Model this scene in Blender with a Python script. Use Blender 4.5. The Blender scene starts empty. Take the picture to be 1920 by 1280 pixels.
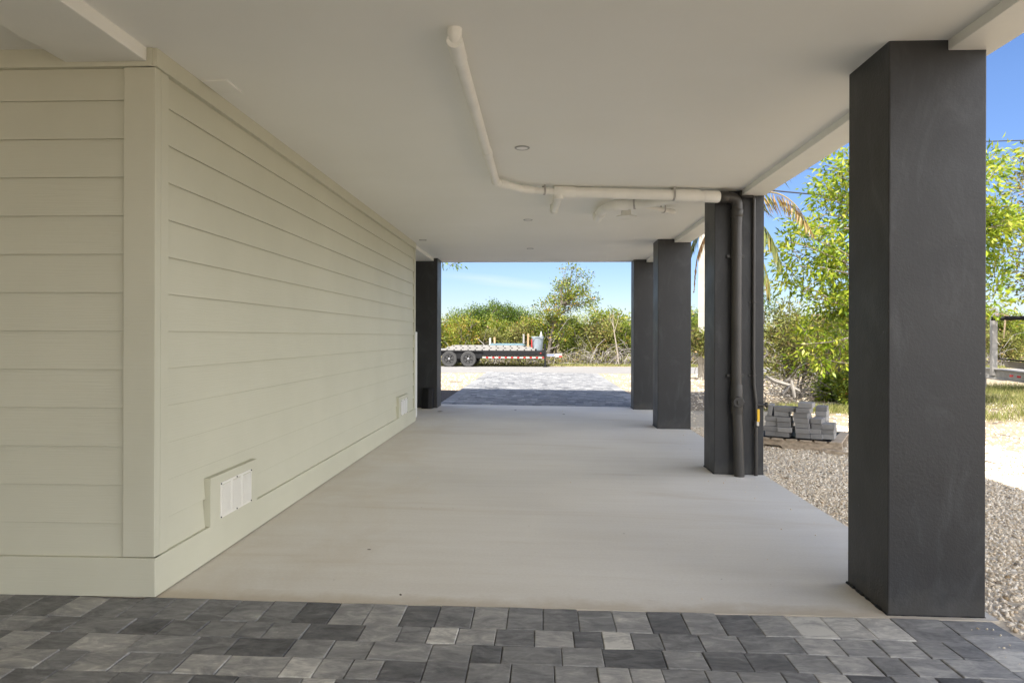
import bpy, bmesh, math, random
import numpy as np
from mathutils import Vector, Matrix, Euler

random.seed(7)
sc = bpy.context.scene
COL = sc.collection
PI = math.pi

# ------------------------------------------------------------------ camera model
F, VX, HY, CH = 1280.0, 1013.0, 631.0, 1.204
TH = math.atan((VX - 960) / F)
ROLL = math.radians(0.15)
TILT = 0.009            # the slab falls slightly towards its outer edge
GZ = -0.05              # level of the gravel ground


def ray(px, py):
    u = (px - 960) / F
    v = (HY - py) / F
    u, v = u * math.cos(ROLL) - v * math.sin(ROLL), v * math.cos(ROLL) + u * math.sin(ROLL)
    c, s = math.cos(TH), math.sin(TH)
    return (u * c - s, c + u * s, v)


def at(px, py, Y):
    d = ray(px, py)
    t = Y / d[1]
    return Vector((d[0] * t, Y, CH + d[2] * t))


def on_z(px, py, z):
    d = ray(px, py)
    t = (z - CH) / d[2]
    return Vector((d[0] * t, d[1] * t, z))


# ------------------------------------------------------------------ node helpers
def new_mat(name):
    m = bpy.data.materials.new(name)
    m.use_nodes = True
    nt = m.node_tree
    b = nt.nodes['Principled BSDF']
    return m, nt, b


def N(nt, t, **kw):
    n = nt.nodes.new(t)
    for k, v in kw.items():
        setattr(n, k, v)
    return n


def coords(nt, scale=(1, 1, 1), kind='Object', loc=(0, 0, 0), rot=(0, 0, 0)):
    tc = N(nt, 'ShaderNodeTexCoord')
    mp = N(nt, 'ShaderNodeMapping')
    mp.inputs['Scale'].default_value = scale
    mp.inputs['Location'].default_value = loc
    mp.inputs['Rotation'].default_value = rot
    nt.links.new(tc.outputs[kind], mp.inputs['Vector'])
    return mp.outputs['Vector']


def noise(nt, vec, scale, detail=4, rough=0.55, dist=0.0):
    n = N(nt, 'ShaderNodeTexNoise')
    n.inputs['Scale'].default_value = scale
    n.inputs['Detail'].default_value = detail
    n.inputs['Roughness'].default_value = rough
    n.inputs['Distortion'].default_value = dist
    nt.links.new(vec, n.inputs['Vector'])
    return n.outputs['Fac']


def ramp(nt, fac, stops):
    r = N(nt, 'ShaderNodeValToRGB')
    e = r.color_ramp.elements
    while len(e) < len(stops):
        e.new(0.5)
    for i, (p, c) in enumerate(stops):
        e[i].position = p
        if isinstance(c, (int, float)):
            c = (c, c, c)
        e[i].color = (*c, 1)
    nt.links.new(fac, r.inputs['Fac'])
    return r.outputs['Color']


def mix(nt, fac, a, b, mode='MIX'):
    m = N(nt, 'ShaderNodeMix', data_type='RGBA', blend_type=mode)
    for sock, v in ((m.inputs[0], fac), (m.inputs[6], a), (m.inputs[7], b)):
        if isinstance(v, bpy.types.NodeSocket):
            nt.links.new(v, sock)
        elif isinstance(v, (int, float)):
            sock.default_value = v
        else:
            sock.default_value = (*v, 1)
    return m.outputs[2]


def math_n(nt, op, a, b=0.0, clamp=False):
    m = N(nt, 'ShaderNodeMath', operation=op, use_clamp=clamp)
    for sock, v in ((m.inputs[0], a), (m.inputs[1], b)):
        if isinstance(v, bpy.types.NodeSocket):
            nt.links.new(v, sock)
        else:
            sock.default_value = v
    return m.outputs[0]


def bump(nt, b, h, strength=0.3, dist=0.01):
    n = N(nt, 'ShaderNodeBump')
    n.inputs['Strength'].default_value = strength
    n.inputs['Distance'].default_value = dist
    nt.links.new(h, n.inputs['Height'])
    nt.links.new(n.outputs['Normal'], b.inputs['Normal'])


def simple(name, col, rough=0.6, var=0.15, scale=6.0, bmp=0.0, bscale=60.0, metal=0.0, spec=0.5, stretch=(1, 1, 1)):
    m, nt, b = new_mat(name)
    v = coords(nt, stretch)
    n = noise(nt, v, scale, 5, 0.6)
    lo = tuple(max(0, c * (1 - var)) for c in col)
    hi = tuple(min(1, c * (1 + var)) for c in col)
    nt.links.new(ramp(nt, n, [(0.3, lo), (0.7, hi)]), b.inputs['Base Color'])
    b.inputs['Roughness'].default_value = rough
    b.inputs['Metallic'].default_value = metal
    b.inputs['Specular IOR Level'].default_value = spec
    if bmp:
        bump(nt, b, noise(nt, v, bscale, 3, 0.6), bmp, 0.004)
    return m


def attr_mat(name, attr, stops, rough=0.6, mottle=0.0, mscale=20.0, stretch=(1, 1, 1), bmp=0.0, bscale=80.0, transl=0.0, spec=0.4):
    m, nt, b = new_mat(name)
    a = N(nt, 'ShaderNodeAttribute', attribute_name=attr)
    fac = a.outputs['Fac']
    v = None
    if mottle:
        v = coords(nt, stretch)
        n = noise(nt, v, mscale, 6, 0.65, 0.4)
        off = math_n(nt, 'MULTIPLY', math_n(nt, 'SUBTRACT', n, 0.5), mottle)
        fac = math_n(nt, 'ADD', fac, off, True)
    colr = ramp(nt, fac, stops)
    nt.links.new(colr, b.inputs['Base Color'])
    b.inputs['Roughness'].default_value = rough
    b.inputs['Specular IOR Level'].default_value = spec
    if bmp:
        v = v or coords(nt, stretch)
        bump(nt, b, noise(nt, v, bscale, 4, 0.65), bmp, 0.004)
    if transl:
        out = nt.nodes['Material Output']
        t = N(nt, 'ShaderNodeBsdfTranslucent')
        nt.links.new(colr, t.inputs['Color'])
        ms = N(nt, 'ShaderNodeMixShader')
        ms.inputs[0].default_value = transl
        nt.links.new(b.outputs[0], ms.inputs[1])
        nt.links.new(t.outputs[0], ms.inputs[2])
        nt.links.new(ms.outputs[0], out.inputs['Surface'])
    return m


# ------------------------------------------------------------------ materials
M = {}


def siding_material():
    m, nt, b = new_mat('cream_siding_paint')
    v = coords(nt, (2.2, 2.2, 90))
    g = noise(nt, v, 1.6, 4, 0.6, 0.6)
    v2 = coords(nt, (1, 1, 1))
    n = noise(nt, v2, 1.3, 4, 0.6)
    nt.links.new(ramp(nt, n, [(0.3, (0.55, 0.543, 0.435)), (0.7, (0.595, 0.586, 0.475))]), b.inputs['Base Color'])
    b.inputs['Roughness'].default_value = 0.55
    b.inputs['Specular IOR Level'].default_value = 0.3
    bump(nt, b, g, 0.35, 0.003)
    return m


def concrete_material():
    m, nt, b = new_mat('concrete_slab')
    v = coords(nt, (1, 1, 1))
    vs = coords(nt, (0.35, 3.0, 1))
    big = noise(nt, v, 0.7, 5, 0.6, 0.5)
    str_ = noise(nt, vs, 2.2, 5, 0.65, 0.3)
    fine = noise(nt, v, 60, 3, 0.7)
    base = ramp(nt, big, [(0.3, (0.64, 0.605, 0.535)), (0.7, (0.75, 0.725, 0.665))])
    base = mix(nt, 0.32, base, ramp(nt, str_, [(0.32, (0.59, 0.54, 0.455)), (0.62, (0.75, 0.725, 0.665))]))
    base = mix(nt, 0.25, base, ramp(nt, fine, [(0.3, 0.55), (0.7, 0.75)]))
    # tan water stains: streaks that follow the pour
    st = noise(nt, coords(nt, (0.25, 1.6, 1), loc=(3, 1, 0)), 1.5, 5, 0.65, 0.8)
    mask = ramp(nt, st, [(0.56, 0.0), (0.70, 1.0)])
    base = mix(nt, math_n(nt, 'MULTIPLY', mask, 0.25), base, (0.46, 0.38, 0.27))
    # trowel streaks and specks
    sp = noise(nt, coords(nt, (6, 40, 1)), 1.2, 3, 0.6)
    base = mix(nt, math_n(nt, 'MULTIPLY', ramp(nt, sp, [(0.68, 0.0), (0.78, 1.0)]), 0.18), base, (0.25, 0.22, 0.18))
    dots = noise(nt, v, 22, 2, 0.5)
    base = mix(nt, math_n(nt, 'MULTIPLY', ramp(nt, dots, [(0.755, 0.0), (0.78, 1.0)]), 0.5), base, (0.2, 0.17, 0.13))
    # dirt lodged along the front edge (object y counts from the slab's front edge)
    tc = N(nt, 'ShaderNodeTexCoord')
    sx = N(nt, 'ShaderNodeSeparateXYZ')
    nt.links.new(tc.outputs['Object'], sx.inputs[0])
    wob = noise(nt, v, 5, 4, 0.6)
    e = math_n(nt, 'ADD', math_n(nt, 'SUBTRACT', sx.outputs['Y'], 0.02), math_n(nt, 'MULTIPLY', math_n(nt, 'SUBTRACT', wob, 0.5), 0.25))
    em = ramp(nt, e, [(0.0, 1.0), (0.11, 0.0)])
    base = mix(nt, math_n(nt, 'MULTIPLY', em, 0.45), base, (0.40, 0.31, 0.19))
    # tan run-off marks spreading from the foot of the wall
    wx = math_n(nt, 'ADD', sx.outputs['X'], math_n(nt, 'MULTIPLY', math_n(nt, 'SUBTRACT', noise(nt, coords(nt, (1, 0.7, 1), loc=(7, 2, 0)), 1.6, 6, 0.65, 0.6), 0.5), 2.6))
    base = mix(nt, math_n(nt, 'MULTIPLY', ramp(nt, wx, [(0.05, 1.0), (0.75, 0.0)]), 0.30), base, (0.50, 0.41, 0.28))
    nt.links.new(base, b.inputs['Base Color'])
    b.inputs['Roughness'].default_value = 0.75
    b.inputs['Specular IOR Level'].default_value = 0.35
    h = math_n(nt, 'ADD', math_n(nt, 'MULTIPLY', str_, 0.5), fine)
    bump(nt, b, h, 0.22, 0.003)
    rough = ramp(nt, big, [(0.3, 0.62), (0.7, 0.82)])
    nt.links.new(rough, b.inputs['Roughness'])
    return m


def ceiling_material():
    m, nt, b = new_mat('ceiling_stucco_paint')
    v = coords(nt)
    n = noise(nt, v, 0.6, 5, 0.6, 0.3)
    nt.links.new(ramp(nt, n, [(0.3, (0.815, 0.815, 0.77)), (0.7, (0.855, 0.855, 0.815))]), b.inputs['Base Color'])
    b.inputs['Roughness'].default_value = 0.6
    b.inputs['Specular IOR Level'].default_value = 0.3
    pat = noise(nt, coords(nt, (0.4, 2.2, 1)), 1.1, 5, 0.65, 0.5)
    nt.links.new(ramp(nt, pat, [(0.35, 0.5), (0.65, 0.72)]), b.inputs['Roughness'])
    h = math_n(nt, 'ADD', noise(nt, v, 140, 2, 0.6), math_n(nt, 'MULTIPLY', noise(nt, v, 3, 3, 0.5), 2.0))
    bump(nt, b, h, 0.15, 0.003)
    return m


def column_material():
    m, nt, b = new_mat('charcoal_stucco_paint')
    v = coords(nt)
    n = noise(nt, v, 2.2, 5, 0.6, 0.5)
    sp = noise(nt, v, 75, 3, 0.65)
    base = ramp(nt, n, [(0.3, (0.017, 0.0175, 0.0185)), (0.72, (0.029, 0.030, 0.032))])
    scuff = noise(nt, coords(nt, (1, 1, 0.35)), 4.5, 6, 0.7, 1.0)
    base = mix(nt, math_n(nt, 'MULTIPLY', ramp(nt, scuff, [(0.52, 0.0), (0.75, 1.0)]), 0.5), base, (0.068, 0.072, 0.077))
    tc = N(nt, 'ShaderNodeTexCoord')
    sx = N(nt, 'ShaderNodeSeparateXYZ')
    nt.links.new(tc.outputs['Object'], sx.inputs[0])
    dz = math_n(nt, 'ADD', sx.outputs['Z'], math_n(nt, 'MULTIPLY', math_n(nt, 'SUBTRACT', noise(nt, v, 9, 5, 0.7), 0.5), 0.35))
    base = mix(nt, math_n(nt, 'MULTIPLY', ramp(nt, dz, [(0.0, 1.0), (0.10, 0.0)]), 0.16), base, (0.13, 0.12, 0.10))
    chips = noise(nt, v, 30, 3, 0.6)
    base = mix(nt, math_n(nt, 'MULTIPLY', ramp(nt, chips, [(0.735, 0.0), (0.755, 1.0)]), 0.5), base, (0.16, 0.16, 0.16))
    nt.links.new(base, b.inputs['Base Color'])
    nt.links.new(ramp(nt, n, [(0.3, 0.42), (0.7, 0.6)]), b.inputs['Roughness'])
    b.inputs['Specular IOR Level'].default_value = 0.5
    bump(nt, b, math_n(nt, 'ADD', sp, math_n(nt, 'MULTIPLY', noise(nt, v, 14, 3, 0.6), 0.8)), 0.4, 0.003)
    return m


def ground_material():
    m, nt, b = new_mat('gravel_and_sand_ground')
    v = coords(nt)
    sx = N(nt, 'ShaderNodeSeparateXYZ')
    tc = N(nt, 'ShaderNodeTexCoord')
    nt.links.new(tc.outputs['Object'], sx.inputs[0])
    vo = N(nt, 'ShaderNodeTexVoronoi')
    vo.inputs['Scale'].default_value = 38
    nt.links.new(v, vo.inputs['Vector'])
    cell = ramp(nt, vo.outputs['Color'], [(0.1, (0.20, 0.155, 0.105)), (0.5, (0.32, 0.262, 0.19)), (0.9, (0.41, 0.355, 0.275))])
    big = noise(nt, v, 0.55, 5, 0.6, 0.6)
    sand = ramp(nt, big, [(0.3, (0.30, 0.23, 0.155)), (0.6, (0.36, 0.29, 0.208))])
    base = mix(nt, 0.55, sand, cell)
    deb = noise(nt, v, 9, 4, 0.6)
    base = mix(nt, math_n(nt, 'MULTIPLY', ramp(nt, deb, [(0.62, 0.0), (0.70, 1.0)]), 0.6), base, (0.17, 0.12, 0.08))
    # leaf litter and mud under the thicket across the road
    w = math_n(nt, 'MULTIPLY', math_n(nt, 'SUBTRACT', noise(nt, v, 0.8, 4, 0.6), 0.5), 1.2)
    yy = math_n(nt, 'ADD', sx.outputs['Y'], w)
    litter = math_n(nt, 'MULTIPLY', math_n(nt, 'SUBTRACT', yy, 29.7), 2.0, True)
    base = mix(nt, litter, base, ramp(nt, noise(nt, v, 6, 5, 0.7), [(0.3, (0.09, 0.075, 0.04)), (0.7, (0.24, 0.20, 0.10))]))
    nt.links.new(base, b.inputs['Base Color'])
    b.inputs['Roughness'].default_value = 0.95
    b.inputs['Specular IOR Level'].default_value = 0.15
    inv = math_n(nt, 'SUBTRACT', 1.0, vo.outputs['Distance'])
    bump(nt, b, inv, 0.6, 0.012)
    return m


def road_material():
    m, nt, b = new_mat('worn_pale_asphalt')
    v = coords(nt)
    n = noise(nt, v, 0.5, 5, 0.6)
    f = noise(nt, v, 40, 3, 0.7)
    base = ramp(nt, n, [(0.3, (0.19, 0.178, 0.163)), (0.7, (0.235, 0.222, 0.205))])
    base = mix(nt, 0.3, base, ramp(nt, f, [(0.3, 0.15), (0.7, 0.30)]))
    nt.links.new(base, b.inputs['Base Color'])
    b.inputs['Roughness'].default_value = 0.9
    bump(nt, b, f, 0.3, 0.004)
    return m


M['siding'] = siding_material()
M['slab'] = concrete_material()
M['ceiling'] = ceiling_material()
M['column'] = column_material()
M['ground'] = ground_material()
M['road'] = road_material()
M['bed'] = simple('crushed_limestone_fines', (0.60, 0.52, 0.40), 0.95, 0.2, 30, 0.6, 120, spec=0.15)
M['trim_white'] = simple('white_trim_paint', (0.81, 0.81, 0.765), 0.5, 0.04, 2, 0.1, 90)
M['vent'] = simple('white_vent_plastic', (0.78, 0.765, 0.71), 0.35, 0.03, 5)
M['pvc'] = simple('painted_pvc', (0.83, 0.825, 0.78), 0.4, 0.05, 5, 0.05, 40)
M['pipe_dark'] = simple('charcoal_pipe_paint', (0.040, 0.037, 0.033), 0.42, 0.2, 5, 0.1, 50)
M['strap'] = simple('galvanised_strap', (0.42, 0.41, 0.39), 0.5, 0.2, 30, metal=0.3)
M['void'] = simple('dark_part_and_hole_shade', (0.02, 0.02, 0.02), 0.9, 0.2, 20)  # own black of screws and rear window; painted shade in the beam holes
M['lens'] = simple('frosted_lamp_lens', (0.82, 0.81, 0.78), 0.3, 0.02, 5)
M['yellow'] = simple('yellow_handle_vinyl', (0.80, 0.48, 0.02), 0.4, 0.08, 20)
M['chrome'] = simple('nickel_valve', (0.6, 0.58, 0.54), 0.3, 0.1, 30, metal=1.0)
M['black'] = simple('black_metal_paint', (0.012, 0.012, 0.013), 0.55, 0.25, 8, 0.1, 40, spec=0.2)
M['rubber'] = simple('tyre_rubber', (0.042, 0.041, 0.040), 0.8, 0.25, 12, 0.3, 60)
M['rim'] = simple('machined_alloy', (0.30, 0.30, 0.31), 0.35, 0.15, 10, metal=0.85)
M['rim_dark'] = simple('black_alloy', (0.04, 0.04, 0.045), 0.4, 0.2, 10, metal=0.4)
M['alum'] = simple('dull_aluminium', (0.29, 0.28, 0.265), 0.5, 0.15, 4, 0.1, 20, metal=0.35, stretch=(0.4, 4, 4))
M['bluepanel'] = simple('grey_blue_sheet', (0.13, 0.21, 0.25), 0.4, 0.2, 4)
M['wood'] = simple('raw_timber', (0.38, 0.25, 0.14), 0.8, 0.3, 5, 0.2, 40, stretch=(6, 6, 0.8))
M['oldwood'] = simple('weathered_pallet_timber', (0.46, 0.38, 0.29), 0.85, 0.35, 6, 0.4, 40, stretch=(0.6, 6, 6))
M['driftwood'] = simple('bleached_driftwood', (0.25, 0.23, 0.205), 0.9, 0.3, 7, 0.4, 40)
M['binplastic'] = simple('grey_bin_plastic', (0.20, 0.235, 0.26), 0.5, 0.1, 6)
M['red'] = simple('red_reflector', (0.33, 0.025, 0.025), 0.35, 0.1, 20)
M['white'] = simple('white_paint', (0.36, 0.36, 0.345), 0.4, 0.05, 8)
M['navy'] = simple('blue_sticker', (0.08, 0.12, 0.34), 0.4, 0.3, 30)
M['pole'] = simple('pale_concrete', (0.36, 0.335, 0.285), 0.85, 0.14, 3, 0.3, 60)
M['rope'] = simple('tan_rope', (0.55, 0.42, 0.27), 0.9, 0.2, 60)
M['wire'] = simple('power_cable', (0.03, 0.03, 0.032), 0.6, 0.1, 5)
M['bark'] = simple('grey_bark', (0.12, 0.10, 0.08), 0.9, 0.4, 9, 0.5, 30, stretch=(1, 1, 0.4))
M['pale_bark'] = simple('pale_bark', (0.26, 0.225, 0.185), 0.9, 0.3, 9, 0.4, 30, stretch=(1, 1, 0.4))
M['soil'] = simple('dark_mulch_soil', (0.055, 0.043, 0.034), 0.95, 0.6, 22, 0.8, 40)
M['joint'] = simple('dark_joint_sand', (0.085, 0.077, 0.066), 0.95, 0.4, 40)
M['shell'] = simple('house_render', (0.70, 0.68, 0.62), 0.7, 0.05, 2, 0.1, 60)
M['roofmetal'] = simple('standing_seam_metal', (0.5, 0.5, 0.5), 0.4, 0.08, 3, metal=0.5)
def paver_material():
    m, nt, b = new_mat('tumbled_grey_paver')
    a = N(nt, 'ShaderNodeAttribute', attribute_name='tone').outputs['Fac']
    tc = N(nt, 'ShaderNodeTexCoord')
    # each stone samples its own stretch of the blended-pigment pattern
    def vec(sc_, k):
        mp = N(nt, 'ShaderNodeMapping')
        mp.inputs['Scale'].default_value = sc_
        nt.links.new(tc.outputs['Object'], mp.inputs['Vector'])
        cb = N(nt, 'ShaderNodeCombineXYZ')
        nt.links.new(math_n(nt, 'MULTIPLY', a, k), cb.inputs[2])
        ad = N(nt, 'ShaderNodeVectorMath', operation='ADD')
        nt.links.new(mp.outputs[0], ad.inputs[0])
        nt.links.new(cb.outputs[0], ad.inputs[1])
        return ad.outputs[0]
    n1 = noise(nt, vec((1.0, 1.9, 1), 173.0), 7.0, 6, 0.68, 0.8)
    n2 = noise(nt, vec((1.0, 3.0, 1), 61.0), 26.0, 4, 0.7, 0.3)
    fac = math_n(nt, 'ADD', a, math_n(nt, 'ADD', math_n(nt, 'MULTIPLY', math_n(nt, 'SUBTRACT', n1, 0.5), 1.25), math_n(nt, 'MULTIPLY', math_n(nt, 'SUBTRACT', n2, 0.5), 0.40)), True)
    base = ramp(nt, fac, [(0.0, (0.075, 0.076, 0.079)), (0.30, (0.155, 0.156, 0.159)), (0.62, (0.275, 0.274, 0.27)), (0.85, (0.42, 0.41, 0.39)), (1.0, (0.60, 0.585, 0.54))])
    nt.links.new(base, b.inputs['Base Color'])
    b.inputs['Roughness'].default_value = 0.7
    b.inputs['Specular IOR Level'].default_value = 0.4
    bump(nt, b, noise(nt, vec((1, 1, 1), 10.0), 130, 4, 0.7), 0.45, 0.004)
    return m


M['paver'] = paver_material()
M['block'] = attr_mat('stacked_grey_paver', 'tone', [(0.0, (0.13, 0.128, 0.128)), (0.5, (0.24, 0.236, 0.232)), (1.0, (0.38, 0.372, 0.36))], 0.85, 0.3, 12, (1, 1, 1), 0.4, 90)
M['stone'] = attr_mat('limestone_gravel', 'tone',
                      [(0.0, (0.26, 0.22, 0.17)), (0.06, (0.42, 0.30, 0.16)), (0.14, (0.66, 0.53, 0.37)), (0.55, (0.82, 0.715, 0.555)), (1.0, (0.90, 0.84, 0.725))],
                      0.9, 0.12, 60)
M['leaf_mangrove'] = attr_mat('mangrove_leaf', 'tone',
                              [(0.0, (0.04, 0.068, 0.010)), (0.4, (0.150, 0.205, 0.020)), (0.75, (0.275, 0.305, 0.030)), (0.93, (0.38, 0.31, 0.045)), (1.0, (0.42, 0.24, 0.06))], 0.5, transl=0.3)
M['leaf_dark'] = attr_mat('dark_leaf', 'tone',
                          [(0.0, (0.03, 0.065, 0.008)), (0.5, (0.095, 0.16, 0.018)), (1.0, (0.19, 0.235, 0.03))], 0.45, transl=0.25)
M['leaf_lime'] = attr_mat('lime_leaf', 'tone',
                          [(0.0, (0.08, 0.15, 0.012)), (0.45, (0.22, 0.32, 0.022)), (0.8, (0.36, 0.43, 0.034)), (1.0, (0.46, 0.46, 0.06))], 0.42, transl=0.4)
M['leaf_scrub'] = attr_mat('scrub_leaf', 'tone',
                           [(0.0, (0.08, 0.075, 0.03)), (0.4, (0.17, 0.195, 0.04)), (0.8, (0.30, 0.29, 0.065)), (1.0, (0.34, 0.22, 0.10))], 0.6, transl=0.25)
M['grass'] = attr_mat('short_grass', 'tone', [(0.0, (0.10, 0.14, 0.03)), (0.6, (0.24, 0.25, 0.07)), (1.0, (0.42, 0.36, 0.16))], 0.6, transl=0.3)
M['palm'] = attr_mat('palm_leaflet', 'tone',
                     [(0.0, (0.07, 0.10, 0.02)), (0.4, (0.17, 0.20, 0.045)), (0.7, (0.36, 0.27, 0.10)), (1.0, (0.44, 0.25, 0.12))], 0.5, transl=0.3)
M['twig'] = attr_mat('dead_twig', 'tone', [(0.0, (0.08, 0.067, 0.055)), (0.6, (0.22, 0.20, 0.18)), (1.0, (0.42, 0.39, 0.36))], 0.9)


# ------------------------------------------------------------------ mesh builder
class MB:
    def __init__(s):
        s.v, s.f, s.mi, s.t = [], [], [], []
        s.tone = None

    def add(s, vs, fs, mi=0, tone=0.5):
        o = len(s.v)
        s.v.extend([tuple(p) for p in vs])
        s.t.extend([tone] * len(vs))
        for f in fs:
            s.f.append(tuple(i + o for i in f))
            s.mi.append(mi)

    def box(s, x0, y0, z0, x1, y1, z1, mi=0, tone=0.5, mat=None):
        vs = [Vector(p) for p in ((x0, y0, z0), (x1, y0, z0), (x1, y1, z0), (x0, y1, z0), (x0, y0, z1), (x1, y0, z1), (x1, y1, z1), (x0, y1, z1))]
        if mat is not None:
            vs = [mat @ p for p in vs]
        s.add(vs, [(0, 3, 2, 1), (4, 5, 6, 7), (0, 1, 5, 4), (1, 2, 6, 5), (2, 3, 7, 6), (3, 0, 4, 7)], mi, tone)

    def prism(s, poly, axis, a, b, mi=0, tone=0.5):
        """extrude a 2D polygon along axis ('x','y','z') from a to b"""
        def P(p, k):
            return {'x': (k, p[0], p[1]), 'y': (p[0], k, p[1]), 'z': (p[0], p[1], k)}[axis]
        n = len(poly)
        vs = [P(p, a) for p in poly] + [P(p, b) for p in poly]
        fs = [tuple(range(n - 1, -1, -1)), tuple(range(n, 2 * n))]
        fs += [(i, (i + 1) % n, n + (i + 1) % n, n + i) for i in range(n)]
        s.add(vs, fs, mi, tone)

    def tube(s, pts, radii, n=8, mi=0, tone=0.5, caps=True):
        pts = [Vector(p) for p in pts]
        if isinstance(radii, (int, float)):
            radii = [radii] * len(pts)
        vs, fs = [], []
        prev = None
        for i, p in enumerate(pts):
            if i == 0:
                d = pts[1] - p
            elif i == len(pts) - 1:
                d = p - pts[i - 1]
            else:
                d = (pts[i + 1] - p).normalized() + (p - pts[i - 1]).normalized()
            if d.length < 1e-9:
                d = Vector((0, 0, 1))
            d.normalize()
            if prev is None:
                a = Vector((0, 0, 1)) if abs(d.z) < 0.9 else Vector((1, 0, 0))
                u = d.cross(a).normalized()
            else:
                u = prev - d * prev.dot(d)
                if u.length < 1e-6:
                    u = d.cross(Vector((1, 0, 0)))
                u.normalize()
            prev = u
            w = d.cross(u)
            for k in range(n):
                an = 2 * PI * k / n
                vs.append(p + (u * math.cos(an) + w * math.sin(an)) * radii[i])
        for i in range(len(pts) - 1):
            for k in range(n):
                k2 = (k + 1) % n
                fs.append((i * n + k, i * n + k2, (i + 1) * n + k2, (i + 1) * n + k))
        if caps:
            fs.append(tuple(range(n - 1, -1, -1)))
            fs.append(tuple(range((len(pts) - 1) * n, len(pts) * n)))
        s.add(vs, fs, mi, tone)

    def lathe(s, prof, c, axis='y', n=24, mi=0, tone=0.5):
        """prof: list of (radius, along) turned about axis through c"""
        c = Vector(c)
        vs, fs = [], []
        for r, h in prof:
            for k in range(n):
                a = 2 * PI * k / n
                q = {'y': Vector((r * math.cos(a), h, r * math.sin(a))), 'z': Vector((r * math.cos(a), r * math.sin(a), h)), 'x': Vector((h, r * math.cos(a), r * math.sin(a)))}[axis]
                vs.append(c + q)
        for i in range(len(prof) - 1):
            for k in range(n):
                k2 = (k + 1) % n
                fs.append((i * n + k, i * n + k2, (i + 1) * n + k2, (i + 1) * n + k))
        fs.append(tuple(range(n - 1, -1, -1)))
        fs.append(tuple(range((len(prof) - 1) * n, len(prof) * n)))
        s.add(vs, fs, mi, tone)

    def build(s, name, mats, parent=None, smooth=False, bevel=0.0, origin=(0, 0, 0)):
        me = bpy.data.meshes.new(name)
        o = Vector(origin)
        me.from_pydata([Vector(p) - o for p in s.v], [], s.f)
        if not isinstance(mats, (list, tuple)):
            mats = [mats]
        for m in mats:
            me.materials.append(m)
        me.polygons.foreach_set('material_index', s.mi)
        at_ = me.attributes.new('tone', 'FLOAT', 'POINT')
        at_.data.foreach_set('value', s.t)
        bm = bmesh.new()
        bm.from_mesh(me)
        bmesh.ops.recalc_face_normals(bm, faces=bm.faces)
        bm.to_mesh(me)
        bm.free()
        if smooth:
            me.polygons.foreach_set('use_smooth', [True] * len(me.polygons))
            try:
                me.set_sharp_from_angle(angle=math.radians(40))
            except Exception:
                pass
        ob = bpy.data.objects.new(name, me)
        ob.location = o
        COL.objects.link(ob)
        if parent is not None:
            attach(ob, parent)
        if bevel:
            bv = ob.modifiers.new('bevel', 'BEVEL')
            bv.width = bevel
            bv.segments = 2
            bv.limit_method = 'ANGLE'
            bv.angle_limit = math.radians(40)
            bv.harden_normals = False
        return ob


def world_loc(o):
    p = Vector(o.location)
    while o.parent is not None:
        o = o.parent
        p = p + Vector(o.location)
    return p


def attach(ob, parent):
    """parent without moving (parents are never rotated while building)"""
    ob.location = Vector(ob.location) - world_loc(parent)
    ob.parent = parent
    return ob


def np_mesh(name, V, Fc, mat, tone=None, parent=None, smooth=False):
    """fast mesh: V (n,3); Fc (m,k) with equal-sized faces"""
    me = bpy.data.meshes.new(name)
    m, k = Fc.shape
    me.vertices.add(len(V))
    me.vertices.foreach_set('co', np.asarray(V, np.float32).ravel())
    me.loops.add(m * k)
    me.loops.foreach_set('vertex_index', Fc.astype(np.int32).ravel())
    me.polygons.add(m)
    me.polygons.foreach_set('loop_start', np.arange(0, m * k, k, dtype=np.int32))
    me.polygons.foreach_set('loop_total', np.full(m, k, np.int32))
    if smooth:
        me.polygons.foreach_set('use_smooth', np.ones(m, bool))
    me.update(calc_edges=True)
    me.materials.append(mat)
    if tone is not None:
        a = me.attributes.new('tone', 'FLOAT', 'POINT')
        a.data.foreach_set('value', np.asarray(tone, np.float32))
    me.validate()
    ob = bpy.data.objects.new(name, me)
    COL.objects.link(ob)
    if parent is not None:
        attach(ob, parent)
    return ob


def tag(o, label=None, cat=None, group=None, kind=None):
    if label:
        o['label'] = label
    if cat:
        o['category'] = cat
    if group:
        o['group'] = group
    if kind:
        o['kind'] = kind
    return o


def empty(name, loc, label, cat, group=None):
    o = bpy.data.objects.new(name, None)
    o.empty_display_size = 0.1
    o.location = loc
    COL.objects.link(o)
    return tag(o, label, cat, group)


def copy_tree(o, parent=None):
    c = o.copy()
    COL.objects.link(c)
    if parent is not None:
        c.parent = parent
    for ch in list(o.children):
        copy_tree(ch, c)
    return c


def tilted(o):
    """lay a sheet built about x = -1.77 along the slab's fall"""
    o.rotation_euler = (0, math.atan(TILT), 0)
    return o


def tz(x):
    return -TILT * (x + 1.77)


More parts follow.
